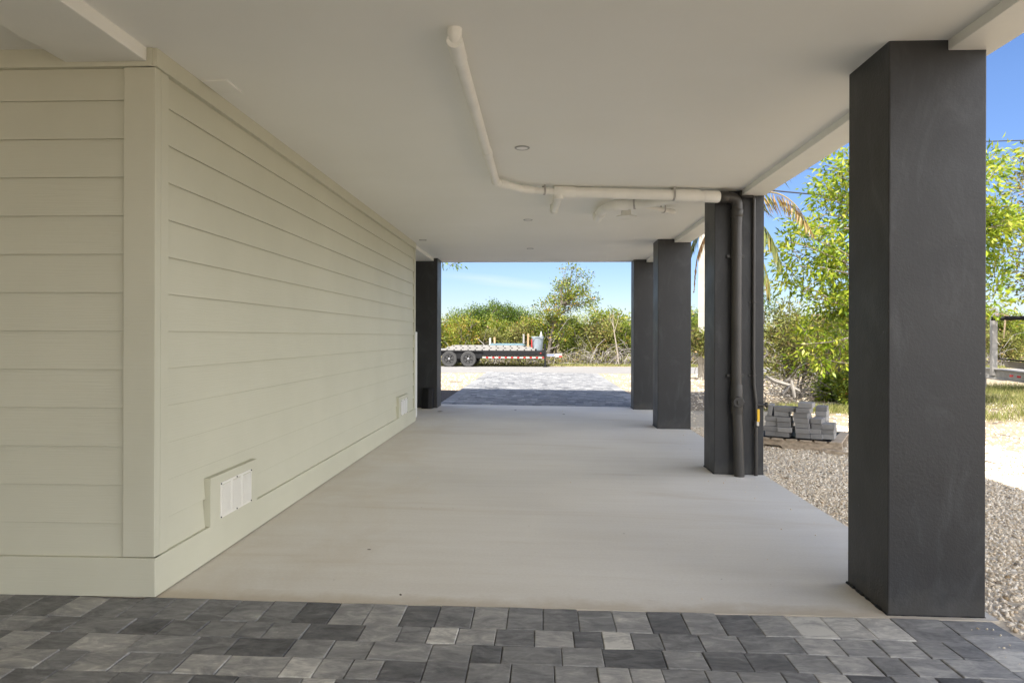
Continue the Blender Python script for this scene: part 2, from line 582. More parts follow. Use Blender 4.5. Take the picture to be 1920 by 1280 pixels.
# ------------------------------------------------------------------ ground, road, paving
mb = MB()
mb.add([(-250, -120, GZ), (250, -120, GZ), (250, 400, GZ), (-250, 400, GZ)], [(0, 1, 2, 3)])
tag(mb.build('ground', M['ground']), kind='structure')
mb = MB()
mb.box(-120, 23.5, GZ - 0.1, 120, 28.5, GZ + 0.012)
tag(mb.build('road', M['road']), kind='structure')
mb = MB()
nx, ny = 60, 36
for i in range(nx):
    for j in range(ny):
        pass
g = []
for j in range(ny + 1):
    for i in range(nx + 1):
        x = -8 + (6.17) * i / nx
        y = 12.05 + 3.75 * j / ny
        e = min(i, nx - i, j, ny - j) / 6.0
        g.append((x, y + (0.08 * math.sin(x * 5) * (j / ny)), GZ + 0.002 + min(1, e) * (0.012 + 0.022 * random.random())))
fs = [(j * (nx + 1) + i, j * (nx + 1) + i + 1, (j + 1) * (nx + 1) + i + 1, (j + 1) * (nx + 1) + i) for j in range(ny) for i in range(nx)]
mb.add(g, fs)
tag(mb.build('soil', M['soil']), kind='structure')


mb = MB()
far = [(4.15 + 0.12 * math.sin(0.9 * y_) + 0.07 * math.sin(2.7 * y_), y_) for y_ in [-3 + 0.35 * i for i in range(43)]]
pl_ = [(1.9, -3.0), *far, (1.9, 11.7)]
mb.add([(p[0], p[1], GZ + 0.003) for p in pl_], [tuple(range(len(pl_)))])
tag(mb.build('gravel_bed', M['bed']), kind='structure')


def paver(mb, x0, y0, x1, y1, tone, zt=0.0):
    g, c = 0.0015, 0.003
    z = zt + random.uniform(-0.0012, 0.0012)
    ta, tb = random.uniform(-0.002, 0.002), random.uniform(-0.002, 0.002)
    x0 += g; x1 -= g; y0 += g; y1 -= g
    j = lambda: random.uniform(-0.0012, 0.0012)
    out = [(x0 + j(), y0 + j()), (x1 + j(), y0 + j()), (x1 + j(), y1 + j()), (x0 + j(), y1 + j())]
    mx, my = (x0 + x1) / 2, (y0 + y1) / 2
    inn = [(px + (c if px < mx else -c), py + (c if py < my else -c)) for px, py in out]
    zz = lambda p: z + ta * (p[0] - mx) / 0.1 + tb * (p[1] - my) / 0.1
    vs = [(p[0], p[1], zz(p)) for p in inn] + [(p[0], p[1], zz(p) - c) for p in out] + [(p[0], p[1], zt - 0.04) for p in out]
    fs = [(0, 1, 2, 3)] + [(i, 4 + i, 4 + (i + 1) % 4, (i + 1) % 4) for i in range(4)] + [(4 + i, 8 + i, 8 + (i + 1) % 4, 4 + (i + 1) % 4) for i in range(4)]
    mb.add(vs, fs, 0, tone)


def rtone(light=0.0):
    r = random.random()
    if r < 0.13:
        return min(1, random.uniform(0.82, 0.97) + light)
    if r < 0.26:
        return random.uniform(0.14, 0.28) + light
    return random.uniform(0.34, 0.76) + light


def paving(name, x0, x1, rows, sides, light=0.0, spread=1.0):
    """rows: list of (y0, y1, kind); sides: border width at left/right"""
    mb = MB()
    X0 = -1.77
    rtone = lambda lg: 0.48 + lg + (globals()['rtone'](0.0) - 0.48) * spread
    bl, br = sides
    ya, yb = min(r[0] for r in rows), max(r[1] for r in rows)
    mb.add([(x0 + .01 - X0, ya + .01, -0.0085), (x1 - .01 - X0, ya + .01, -0.0085), (x1 - .01 - X0, yb - .01, -0.0085), (x0 + .01 - X0, yb - .01, -0.0085)], [(0, 1, 2, 3)], 1)
    for (a, b, kind) in rows:
        if kind == 'soldier':
            x = x0
            while x < x1 - br - 0.02:
                x2 = x + 0.1525
                if x1 - br - x2 < 0.06:
                    x2 = x1 - br
                paver(mb, x - X0, a, x2 - X0, b, rtone(light))
                x = x2
        else:
            x = x0 + bl
            while x < x1 - br - 0.001:
                w = random.choice([0.118, 0.158, 0.158, 0.158, 0.118, 0.232])
                x2 = x + w
                if x1 - br - x2 < 0.06:
                    x2 = x1 - br
                paver(mb, x - X0, a, x2 - X0, b, rtone(light))
                x = x2
    for (bx0, bx1) in ((x0, x0 + bl), (x1 - br, x1)):
        if bx1 - bx0 < 0.01:
            continue
        y = yb
        while y > ya + 0.02:
            y2 = max(y - 0.1525, ya)
            paver(mb, bx0 - X0, y2, bx1 - X0, y, rtone(light + 0.06))
            y = y2
    o = mb.build(name, [M['paver'], M['joint']])
    o.location = (X0, 0, 0)
    tilted(o)
    return tag(o, kind='structure')


SY0, SY1 = 3.075, 12.10      # slab front and far edge
rows = [(SY0 - 0.229, SY0 - 0.003, 'soldier')]
y = SY0 - 0.229
while y > -2.6:
    rows.append((y - 0.1505, y, 'mix'))
    y -= 0.1505
paving('patio_pavers', -7.0, 1.98, rows, (0, 0.229), 0.01)
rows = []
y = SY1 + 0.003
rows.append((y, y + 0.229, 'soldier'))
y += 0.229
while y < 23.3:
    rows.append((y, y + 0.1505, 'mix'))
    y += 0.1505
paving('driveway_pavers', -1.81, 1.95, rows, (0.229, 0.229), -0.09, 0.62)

# concrete slab, gridded edge so that it is not ruler straight
mb = MB()
nx = 90
top_f, top_b = [], []
for i in range(nx + 1):
    x = -7.0 + (2.015 + 7.0) * i / nx + 1.77
    top_f.append((x, random.uniform(-0.004, 0.003), 0.0))
    top_b.append((x, SY1 - SY0 + random.uniform(-0.002, 0.002), 0.0))
n = nx + 1
vs = top_f + top_b + [(p[0], p[1], -0.12) for p in top_f] + [(p[0], p[1], -0.12) for p in top_b]
fs = [(i, i + 1, n + i + 1, n + i) for i in range(nx)] + [(2 * n + i, 2 * n + i + 1, i + 1, i) for i in range(nx)] + [(n + i, n + i + 1, 3 * n + i + 1, 3 * n + i) for i in range(nx)]
fs += [(nx, 2 * n + nx, 3 * n + nx, n + nx), (0, n, 3 * n, 2 * n)]
mb.add(vs, fs)
o = mb.build('carport_slab', M['slab'])
o.location = (-1.77, SY0, 0)
tag(tilted(o), kind='structure')

# ------------------------------------------------------------------ house
CZ = 2.523
HB = -6.0                # unseen run of house behind the viewer, length set to dim the front wall
WX, WY, WE = -1.764, 3.062, 9.62       # outer planes of the cladding trim
house = empty('house', (WX, WY, 0), 'raised pale house with cream lap siding, white ceiling and charcoal columns over an open carport', 'house')
mb = MB()
mb.box(-8.0, HB, CZ, 2.012, 11.97, CZ + 0.08)
ceil = mb.build('ceiling', M['ceiling'], house)
# sealed panel joints, a hair proud of the ceiling
mb = MB()
for (x0, y0, x1, y1) in ((0.585, HB + 0.1, 0.61, 3.9),):
    mb.box(x0, y0, CZ - 0.0006, x1, y1, CZ + 0.01)
mb.build('taped_joint', M['ceiling'], ceil)
mb = MB()
mb.box(-8.0, HB, CZ + 0.085, 2.005, 11.95, 5.30)
mb.build('upper_storey', M['shell'], house)
mb = MB()
mb.box(-8.4, HB - 0.4, 5.305, 2.36, 12.33, 5.42)
mb.add([(-8.3, HB - 0.3, 5.42), (2.26, HB - 0.3, 5.42), (2.26, 12.23, 5.42), (-8.3, 12.23, 5.42), (-3.0, -4.0, 6.5), (-3.0, 7.0, 6.5)], [(0, 1, 4), (1, 2, 5, 4), (2, 3, 5), (3, 0, 4, 5), (0, 3, 2, 1)])
mb.build('roof', M['roofmetal'], house)
# beams
for (x0, y0, x1, y1, dz) in ((1.805, HB, 2.018, 11.968, 0.045), (-2.19, HB, -1.806, WY - 0.003, 0.062), (-2.2, WE + 0.003, -1.80, 11.968, 0.05)):
    mb = MB()
    mb.box(x0, y0, CZ - dz, x1, y1, CZ + 0.02)
    mb.build('beam', M['trim_white'], house, bevel=0.004)
mb = MB()
mb.box(-8.0, 11.972, CZ - 0.012, 2.02, 12.0, CZ + 0.3)
mb.build('fascia', M['trim_white'], house)

PITCH, Z0 = 0.1778, 0.336


def siding(parent, axis, a, b, plane, sign, name='siding_wall'):
    """lap siding; axis 'x' -> boards run along x, outward normal sign*(other axis)"""
    mb = MB()
    edges = [0.17] + [Z0 + PITCH * k for k in range(13) if Z0 + PITCH * k < CZ - 0.02] + [CZ]
    cuts = []
    for k in range(len(edges) - 1):
        za, zb = edges[k], edges[k + 1]
        segs = [a, b]
        if b - a > 30.0:
            segs = sorted([a, b] + [a + (b - a) * ((0.37 * (k + 1) + 0.21 * (k % 3)) % 1.0)])
        for s0, s1 in zip(segs[:-1], segs[1:]):
            if s1 - s0 < 0.05:
                continue
            s1 -= 0.0015
            w = random.uniform(-0.0006, 0.0006)
            p = [(plane - sign * 0.011, za + 0.001), (plane + sign * (w - 0.001), za), (plane + sign * w, za + 0.002), (plane - sign * 0.0135, zb + 0.014), (plane - sign * 0.026, zb + 0.014), (plane - sign * 0.026, za + 0.018), (plane - sign * 0.011, za + 0.016)]
            mb.prism(p, axis, s0, s1)
    if axis == 'x':
        mb.box(a, plane + 0.02, 0.0, b, plane + 0.14, CZ)
    else:
        mb.box(plane - 0.14, a, 0.0, plane - 0.02, b, CZ)
    return mb.build(name, M['siding'], parent)


# wall facing the columns (normal +x) and wall facing the camera (normal -y)
wl = siding(house, 'y', WY + 0.11, WE - 0.06, WX - 0.016, 1)
wf = siding(house, 'x', -7.0, WX - 0.145, WY + 0.016, -1)


def trimbox(name, parent, x0, y0, z0, x1, y1, z1):
    mb = MB()
    mb.box(x0, y0, z0, x1, y1, z1)
    return mb.build(name, M['siding'], parent, bevel=0.003)


trimbox('skirting_board', wl, WX - 0.05, WY + 0.0005, 0.006, WX + 0.003, WE, 0.184)
trimbox('skirting_board', wf, -7.0, WY - 0.003, 0.006, WX + 0.002, WY + 0.05, 0.184)
trimbox('frieze_board', wl, WX - 0.05, WY + 0.0005, 2.440, WX + 0.004, WE, CZ + 0.01)
trimbox('frieze_board', wf, -7.0, WY - 0.004, 2.440, WX - 0.018, WY + 0.05, CZ + 0.01)
trimbox('corner_board', wl, WX - 0.05, WY + 0.0515, 0.186, WX - 0.005, WY + 0.118, 2.438)
trimbox('corner_board', wl, WX - 0.05, WE - 0.075, 0.186, WX - 0.004, WE - 0.001, 2.438)
trimbox('corner_board', wf, WX - 0.155, WY + 0.004, 0.186, WX - 0.005, WY + 0.05, 2.438)
# storage room end wall, plus two unseen walls added to keep light out
mb = MB()
mb.box(-7.0, WE - 0.12, 0.0, WX - 0.052, WE - 0.002, CZ)
mb.box(-7.2, HB, 0.0, -7.02, WE, CZ)
mb.box(-2.75, WE, 0.0, -2.6, 11.9, CZ)
mb.build('unseen_wall', M['siding'], house)
mb = MB()
mb.box(-2.20, 9.85, 0.02, -1.815, 10.02, 1.27)
mb.box(-2.18, 9.84, 0.10, -1.84, 9.852, 1.20)
mb.build('cabinet', M['trim_white'], house, bevel=0.01)


def column(x0, x1, y0, y1, lab=None):
    zb = tz((x0 + x1) / 2) - 0.06
    mb = MB()
    mb.box(x0, y0, zb, x1, y1, CZ + 0.02)
    c = mb.build('column', M['column'], house, bevel=0.006, origin=((x0 + x1) / 2, (y0 + y1) / 2, 0))
    if lab:
        c['label'] = lab
    # ragged bead of sealant where the column meets the slab
    zb = tz(x0)
    pts, rad = [], []
    k = 26
    per = [(x0 - 0.001, y1)] + [(x0 - 0.001, y1 + (y0 - y1) * i / k) for i in range(1, k + 1)] + [(x0 + (x1 - x0) * i / k, y0 - 0.001) for i in range(1, k + 1)]
    for px, py in per:
        pts.append((px, py, tz(px) + 0.001))
        rad.append(random.uniform(0.003, 0.011) if py > y0 - 0.0005 else random.uniform(0.002, 0.005))
    mb = MB()
    mb.tube(pts, rad, 6)
    mb.build('sealant_bead', M['black'], c)
    return c


column(1.549, 1.972, 3.105, 3.505, 'nearest charcoal column with a notch round the beam')
column(1.572, 2.012, 6.235, 6.62, 'charcoal column carrying a drain pipe and a water line')
column(1.585, 2.028, 9.28, 9.68)
column(1.592, 2.035, 11.72, 12.07)
column(-2.17, -1.735, 11.45, 11.90, 'black column at the far end of the siding wall')


# ------------------------------------------------------------------ wall vents
def wall_vent(y, label):
    r = empty('wall_vent', (WX, y, 0.2), label, 'vent', 'louvred vents low on the siding wall')
    mb = MB()
    mb.box(WX - 0.03, y, 0.186, WX + 0.013, y + 0.60, 0.446)
    mb.build('mounting_block', M['siding'], r, bevel=0.003)
    mb = MB()
    y0, y1, z0, z1 = y + 0.105, y + 0.505, 0.205, 0.400
    xp = WX + 0.0135
    w = (y1 - y0) / 3
    mb.box(xp, y0, z0, xp + 0.004, y1, z0 + 0.012)
    mb.box(xp, y0, z1 - 0.012, xp + 0.004, y1, z1)
    for k in range(4):
        c = y0 + (y1 - y0) * k / 3
        hw = 0.014
        mb.box(xp, max(y0, c - hw), z0 + 0.012, xp + 0.004, min(y1, c + hw), z1 - 0.012)
    fr = mb.build('grille', M['vent'], r)
    mb = MB()
    for k in range(3):
        a = y0 + w * k + 0.014
        b = y0 + w * (k + 1) - 0.014
        for i in range(15):
            z = z0 + 0.014 + (z1 - z0 - 0.03) * i / 15
            mb.prism([(xp + 0.0005, z), (xp + 0.009, z + 0.0015), (xp + 0.0085, z + 0.003), (xp + 0.0005, z + 0.0092)], 'y', a, b)
    # prism on 'y' takes (x, z)
    mb.build('louvre', M['vent'], fr)
    for (sy, sz) in ((0, 1), (0.5, 1), (1, 1), (0, 0), (0.5, 0), (1, 0)):
        mb = MB()
        mb.lathe([(0.0045, 0), (0.0045, 0.003), (0.002, 0.0045)], (xp + 0.004, y0 + 0.006 + (y1 - y0 - 0.012) * sy, z0 + 0.006 + (z1 - z0 - 0.012) * sz), 'x', 8)
        mb.build('screw', M['void'], fr)
    return r


wall_vent(3.565, 'large white louvred vent on the siding near the house corner')
wall_vent(8.42, 'small white louvred vent at the far end of the siding wall')

# ------------------------------------------------------------------ ceiling fittings
GLAB = {0: 'largest recessed ceiling light, round and white, right of the long white pipe',
        1: 'round recessed ceiling light just beyond the white pipe tee',
        2: 'small recessed light in mid ceiling nearest the far sky opening',
        3: 'small recessed light tight beside the far top of the siding wall'}
for k, (x, y) in enumerate(((-0.13, 4.77), (-0.142, 7.71), (-0.155, 10.23), (-1.609, 9.29))):
    r = empty('ceiling_light', (x, y, CZ), GLAB[k], 'ceiling light', 'recessed ceiling lights')
    mb = MB()
    pr = [(0.040, 0.004), (0.040, -0.004), (0.046, -0.007), (0.0535, -0.003), (0.0535, 0.004)]
    mb.lathe(pr, (x, y, CZ), 'z', 32)
    mb.build('trim_ring', M['white'], r, smooth=True)
    mb = MB()
    mb.lathe([(0.0395, 0.002), (0.0395, -0.0045), (0.03, -0.0052)], (x, y, CZ), 'z', 24)
    mb.build('lens', M['lens'], r, smooth=True)
mb = MB()
mb.box(-1.752, 3.45, CZ - 0.008, -1.615, 3.635, CZ + 0.004)
tag(mb.build('ceiling_plate', M['trim_white'], bevel=0.004), 'square white cover plate on the ceiling against the top of the siding wall', 'cover plate')
r = empty('ceiling_bracket', (0.87, 7.0, CZ), 'white bracket with a square stem and round disc on the ceiling, below the pipes', 'bracket')
mb = MB()
mb.box(0.825, 6.95, CZ - 0.09, 0.915, 7.04, CZ + 0.004)
mb.build('stem', M['trim_white'], r, bevel=0.003)
mb = MB()
mb.lathe([(0.02, 0), (0.10, -0.004), (0.105, -0.014), (0.06, -0.026), (0.02, -0.028)], (0.875, 6.99, CZ - 0.088), 'z', 32)
mb.build('disc', M['trim_white'], r, smooth=True)


# ------------------------------------------------------------------ pipes
def bend(pts, r=0.06, n=6):
    """polyline with rounded corners"""
    P = [Vector(p) for p in pts]
    out = [P[0]]
    for a, b, c in zip(P[:-2], P[1:-1], P[2:]):
        d1, d2 = (a - b), (c - b)
        k = min(r, d1.length * 0.45, d2.length * 0.45)
        p1, p2 = b + d1.normalized() * k, b + d2.normalized() * k
        for i in range(n + 1):
            t = i / n
            out.append(p1.lerp(b, t).lerp(b.lerp(p2, t), t))
    out.append(P[-1])
    return out


pp = empty('ceiling_drain_pipe', (0.16, 6.0, 2.46), 'white painted drain pipe hung under the ceiling, running to the dark downpipe', 'pipe')
R2, R3 = 0.031, 0.0465
mb = MB()
mb.tube(bend([(-0.37, 2.915, CZ + 0.01), (-0.37, 2.915, 2.468), (-0.366, 5.60, 2.468), (-0.12, 5.915, 2.472), (0.12, 5.985, 2.474)], 0.05), R2, 18)
mb.build('branch_pipe', M['pvc'], pp, smooth=True)
mb = MB()
mb.tube([(0.15, 6.0, 2.474), (1.20, 6.085, 2.456), (1.585, 6.135, 2.449)], R3, 22)
mb.build('main_pipe', M['pvc'], pp, smooth=True)


def fitting(name, pts, r, mat=None, parent=None, n=20):
    mb = MB()
    mb.tube(pts, r, n)
    return mb.build(name, mat or M['pvc'], parent, smooth=True)


def coupling(a, b, r, parent, mat=None):
    a, b = Vector(a), Vector(b)
    d = (b - a)
    return fitting('coupling', [a, a + d * 0.06, b - d * 0.06, b], [r * 1.08, r * 1.15, r * 1.15, r * 1.08], mat, parent)


coupling((-0.37, 2.90, 2.468), (-0.37, 3.10, 2.468), R2, pp)
coupling((-0.3672, 4.62, 2.468), (-0.3671, 4.74, 2.468), R2, pp)
coupling((-0.366, 5.50, 2.468), (-0.366, 5.585, 2.468), R2, pp)
coupling((-0.34, 5.63, 2.469), (-0.28, 5.71, 2.470), R2, pp)
coupling((-0.165, 5.86, 2.472), (-0.07, 5.93, 2.473), R2, pp)
coupling((0.115, 5.99, 2.474), (0.30, 6.012, 2.471), R3, pp)
coupling((1.18, 6.083, 2.456), (1.40, 6.11, 2.453), R3 * 1.06, pp)
coupling((1.44, 6.117, 2.451), (1.58, 6.134, 2.449), R3, pp)
# tee with a branch running away and turning up
mb = MB()
mb.tube(bend([(0.155, 6.0, 2.474), (0.155, 6.05, 2.44), (0.13, 6.80, 2.455), (0.13, 6.86, CZ + 0.01)], 0.05), 0.036, 18)
t_ = mb.build('tee_branch', M['pvc'], pp, smooth=True)
coupling((0.155, 5.985, CZ - 0.012), (0.155, 6.0, 2.41), 0.041, pp)
coupling((0.131, 6.70, 2.453), (0.13, 6.80, 2.455), 0.036, pp)
# second branch curving away from the wye
B2 = bend([(1.30, 6.10, 2.44), (1.12, 6.22, 2.44), (0.92, 6.42, 2.447), (0.66, 6.50, 2.447), (0.605, 6.72, 2.447), (0.60, 7.26, 2.45), (0.60, 7.32, CZ + 0.01)], 0.10)
mb = MB()
mb.tube(B2, 0.045, 20)
mb.build('wye_branch', M['pvc'], pp, smooth=True)
coupling((0.82, 6.45, 2.447), (0.69, 6.49, 2.447), 0.046, pp)
coupling((0.603, 6.80, 2.4475), (0.601, 6.98, 2.4485), 0.046, pp)
mb = MB()
mb.tube(bend([(0.92, 6.55, 2.46), (1.06, 6.70, 2.465), (1.30, 6.93, 2.468), (1.335, 6.96, 2.468)], 0.03), [0.024] * (len(bend([(0.92, 6.55, 2.46), (1.06, 6.70, 2.465), (1.30, 6.93, 2.468), (1.335, 6.96, 2.468)], 0.03))), 16)
mb.build('capped_stub', M['pvc'], pp, smooth=True)
coupling((1.28, 6.912, 2.468), (1.345, 6.972, 2.468), 0.026, pp)


def strap(c, axis, r, parent, zt=CZ):
    c = Vector(c)
    axis = Vector(axis).normalized()
    side = axis.cross(Vector((0, 0, 1))).normalized()
    mb = MB()
    for k in range(14):
        a0, a1 = PI + PI * k / 14, PI + PI * (k + 1) / 14
        q = []
        for a in (a0, a1):
            for rr in (r, r + 0.003):
                for s_ in (-0.009, 0.009):
                    q.append(c + side * math.cos(a) * rr + Vector((0, 0, math.sin(a) * rr)) + axis * s_)
        mb.add(q, [(2, 3, 7, 6), (0, 4, 5, 1), (0, 2, 6, 4), (1, 5, 7, 3)])
    for s_ in (-1, 1):
        p0 = c + side * s_ * (r + 0.0015)
        ang = math.atan2(axis.y, axis.x)
        m_ = Matrix.Translation(p0) @ Matrix.Rotation(ang, 4, 'Z')
        mb.box(-0.009, -0.0015, 0, 0.009, 0.0015, zt - c.z, mat=m_)
    return mb.build('strap', M['strap'], parent)


strap((0.03, 5.96, 2.474), (1, 0.25, 0), R2 + 0.001, pp)
strap((1.17, 6.082, 2.457), (1, 0.08, 0), R3 + 0.001, pp)
strap((0.88, 6.43, 2.447), (1, -0.3, 0), 0.046, pp)
strap((1.22, 6.855, 2.467), (1, 0.9, 0), 0.025, pp)

# dark downpipe down the second column
VXp, VYp = 1.752, 6.178
dp = empty('downpipe', (VXp, VYp, 0), 'thick charcoal downpipe with a hexagonal cleanout plug on the column', 'pipe')
mb = MB()
mb.tube(bend([(1.586, 6.135, 2.449), (VXp, 6.165, 2.446), (VXp, VYp - 0.002, 2.2)], 0.10, 8), 0.0475, 22)
mb.build('elbow', M['pipe_dark'], dp, smooth=True)
coupling((1.588, 6.1355, 2.449), (1.66, 6.145, 2.449), 0.047, dp, M['pipe_dark'])
coupling((VXp, VYp - 0.004, 2.345), (VXp, VYp - 0.002, 2.275), 0.047, dp, M['pipe_dark'])
mb = MB()
mb.tube([(VXp, VYp, 2.3), (VXp, VYp - 0.002, 0.9), (VXp + 0.004, VYp - 0.006, 0.62), (VXp + 0.02, VYp - 0.03, tz(1.75) - 0.03)], 0.0455, 24)
mb.build('pipe_shaft', M['pipe_dark'], dp, smooth=True)
coupling((VXp + 0.002, VYp - 0.003, 0.78), (VXp + 0.004, VYp - 0.008, 0.52), 0.0455, dp, M['pipe_dark'])
mb = MB()
mb.lathe([(0.052, 0.03), (0.052, -0.012), (0.046, -0.018), (0.046, -0.022)], (VXp + 0.003, VYp - 0.045, 0.63), 'y', 8)
pl = mb.build('cleanout_plug', M['pipe_dark'], dp)
mb = MB()
mb.box(VXp - 0.012, VYp - 0.082, 0.612, VXp + 0.018, VYp - 0.066, 0.648, mat=None)
mb.build('square_nut', M['pipe_dark'], pl, bevel=0.003)
for z in (1.93, 0.86):
    mb = MB()
    mb.box(VXp - 0.075, VYp + 0.02, z - 0.012, VXp + 0.075, VYp + 0.056, z + 0.012)
    mb.lathe([(0.0485, -0.012), (0.0485, 0.012)], (VXp, VYp, z), 'z', 20)
    mb.build('pipe_clamp', M['pipe_dark'], dp)

wlx, wly = 1.913, 6.213
wp = empty('water_line', (wlx, wly, 0), 'thin dark water line with a yellow valve handle beside the thick downpipe', 'pipe')
mb = MB()
mb.tube(bend([(1.80, 6.21, CZ - 0.005), (1.80, 6.21, 2.47), (wlx, 6.21, 2.465), (wlx, wly, 2.3)], 0.03) + [(wlx, wly, 1.0), (wlx + 0.003, wly - 0.003, 0.78), (wlx + 0.018, wly - 0.012, 0.62), (wlx + 0.018, wly - 0.012, 0.44)], 0.0155, 14)
mb.build('supply_pipe', M['pipe_dark'], wp, smooth=True)
mb = MB()
mb.tube([(wlx + 0.018, wly - 0.012, 0.43), (wlx + 0.02, wly - 0.014, tz(1.9) - 0.03)], 0.0165, 14)
mb.build('lower_pipe', M['pipe_dark'], wp, smooth=True)
mb = MB()
mb.tube([(wlx + 0.018, wly - 0.012, 0.60), (wlx + 0.10, wly - 0.014, 0.60)], 0.013, 12)
mb.lathe([(0.017, 0), (0.024, 0.004), (0.024, 0.018), (0.017, 0.022)], (wlx + 0.10, wly - 0.014, 0.60), 'x', 14)
mb.build('spigot', M['pipe_dark'], wp, smooth=True)
mb = MB()
mb.tube([(wlx + 0.018, wly - 0.012, 0.455), (wlx + 0.018, wly - 0.012, 0.41), (wlx + 0.018, wly - 0.012, 0.40)], [0.022, 0.025, 0.02], 8)
va = mb.build('valve_body', M['pipe_dark'], wp)
mb = MB()
mb.box(wlx + 0.013, wly - 0.052, 0.415, wlx + 0.036, wly - 0.036, 0.46)
mb.build('valve_stem', M['chrome'], va, bevel=0.003)
mb = MB()
mb.box(wlx + 0.015, wly - 0.060, 0.452, wlx + 0.039, wly - 0.050, 0.565)
mb.build('valve_handle', M['yellow'], va, bevel=0.004)
for z in (1.52, 0.86):
    mb = MB()
    mb.lathe([(0.0165, -0.01), (0.0185, -0.006), (0.0185, 0.006), (0.0165, 0.01)], (wlx, wly, z), 'z', 14)
    mb.box(wlx - 0.035, wly + 0.008, z - 0.006, wlx + 0.035, wly + 0.022, z + 0.006)
    mb.build('pipe_clamp', M['pipe_dark'], wp)

# small box at the foot of the black column
mb = MB()
pts = [(-0.10, 0.0), (-0.08, -0.10), (0.04, -0.13), (0.10, -0.08), (0.12, 0.02), (0.0, 0.03)]
bx, by = -1.90, 11.40
vs = [(bx + p[0], by + p[1], 0.0) for p in pts] + [(bx + p[0] * 0.9 + 0.012, by + p[1] * 0.95, 0.34) for p in pts]
nq = len(pts)
mb.add(vs, [tuple(range(nq - 1, -1, -1)), tuple(range(nq, 2 * nq))] + [(i, (i + 1) % nq, nq + (i + 1) % nq, nq + i) for i in range(nq)])
tag(mb.build('small_box', M['black'], bevel=0.012), 'small black plastic box standing at the foot of the black column', 'box')

# ------------------------------------------------------------------ numpy vegetation
rng = np.random.default_rng(11)


def norm(a):
    return a / np.maximum(np.linalg.norm(a, axis=1, keepdims=True), 1e-9)


def leaf_arrays(P, D, L, W, T, fold=0.25, up=0.35):
    """diamond leaves: base P, direction D, length L, width W, tone T"""
    n = len(P)
    D = norm(D)
    A = rng.normal(size=(n, 3)) * 0.6 + np.array([0, 0, 1.0]) * up
    S = norm(np.cross(D, A))
    Nn = np.cross(S, D)
    L = L[:, None]
    W = W[:, None]
    mid = P + D * L * 0.45
    v0 = P
    v1 = mid + S * W * 0.5 + Nn * W * fold
    v2 = P + D * L - Nn * L * 0.06
    v3 = mid - S * W * 0.5 + Nn * W * fold
    V = np.stack([v0, v1, v2, v3], 1).reshape(-1, 3)
    Fc = np.arange(4 * n).reshape(n, 4)
    return V, Fc, np.repeat(T, 4)


def leaf_obj(name, P, D, L, W, T, mat, parent, **kw):
    V, Fc, t = leaf_arrays(P, D, L, W, np.clip(T, 0, 1), **kw)
    return np_mesh(name, V, Fc, mat, t, parent)


def wiggle(p0, p1, n, amp):
    p0, p1 = Vector(p0), Vector(p1)
    L = (p1 - p0).length
    out = [p0]
    off = Vector((0, 0, 0))
    for i in range(1, n):
        off = off * 0.6 + Vector((random.uniform(-1, 1), random.uniform(-1, 1), random.uniform(-0.6, 0.8))) * amp * L
        out.append(p0.lerp(p1, i / n) + off)
    out.append(p1)
    return out


def limb(mb, p0, p1, r0, r1, n=5, amp=0.05, sides=6, tone=0.5):
    pts = wiggle(p0, p1, n, amp)
    mb.tube(pts, [r0 + (r1 - r0) * i / n for i in range(n + 1)], sides, 0, tone)
    return pts


def cluster(tips, per, rad, lmin, lmax, asp, tone0, tvar, droop=0.0, flat=0.8):
    """leaf positions round twig tips; tips: list of (pos, dir)"""
    Pc = np.array([t[0] for t in tips])
    Dc = np.array([t[1] for t in tips])
    n = len(Pc)
    idx = np.repeat(np.arange(n), per)
    off = rng.normal(size=(n * per, 3)) * rad * np.array([1, 1, flat])
    P = Pc[idx] + off
    D = norm(off) * 0.8 + Dc[idx] * 0.6 + rng.normal(size=(n * per, 3)) * 0.45
    D[:, 2] -= droop
    ct = rng.normal(size=n) * tvar * 1.0
    T = tone0 + ct[idx] + rng.normal(size=n * per) * tvar
    T += (rng.random(n * per) < 0.02) * 0.35
    L = rng.uniform(lmin, lmax, n * per)
    return P, D, L, L * asp, T


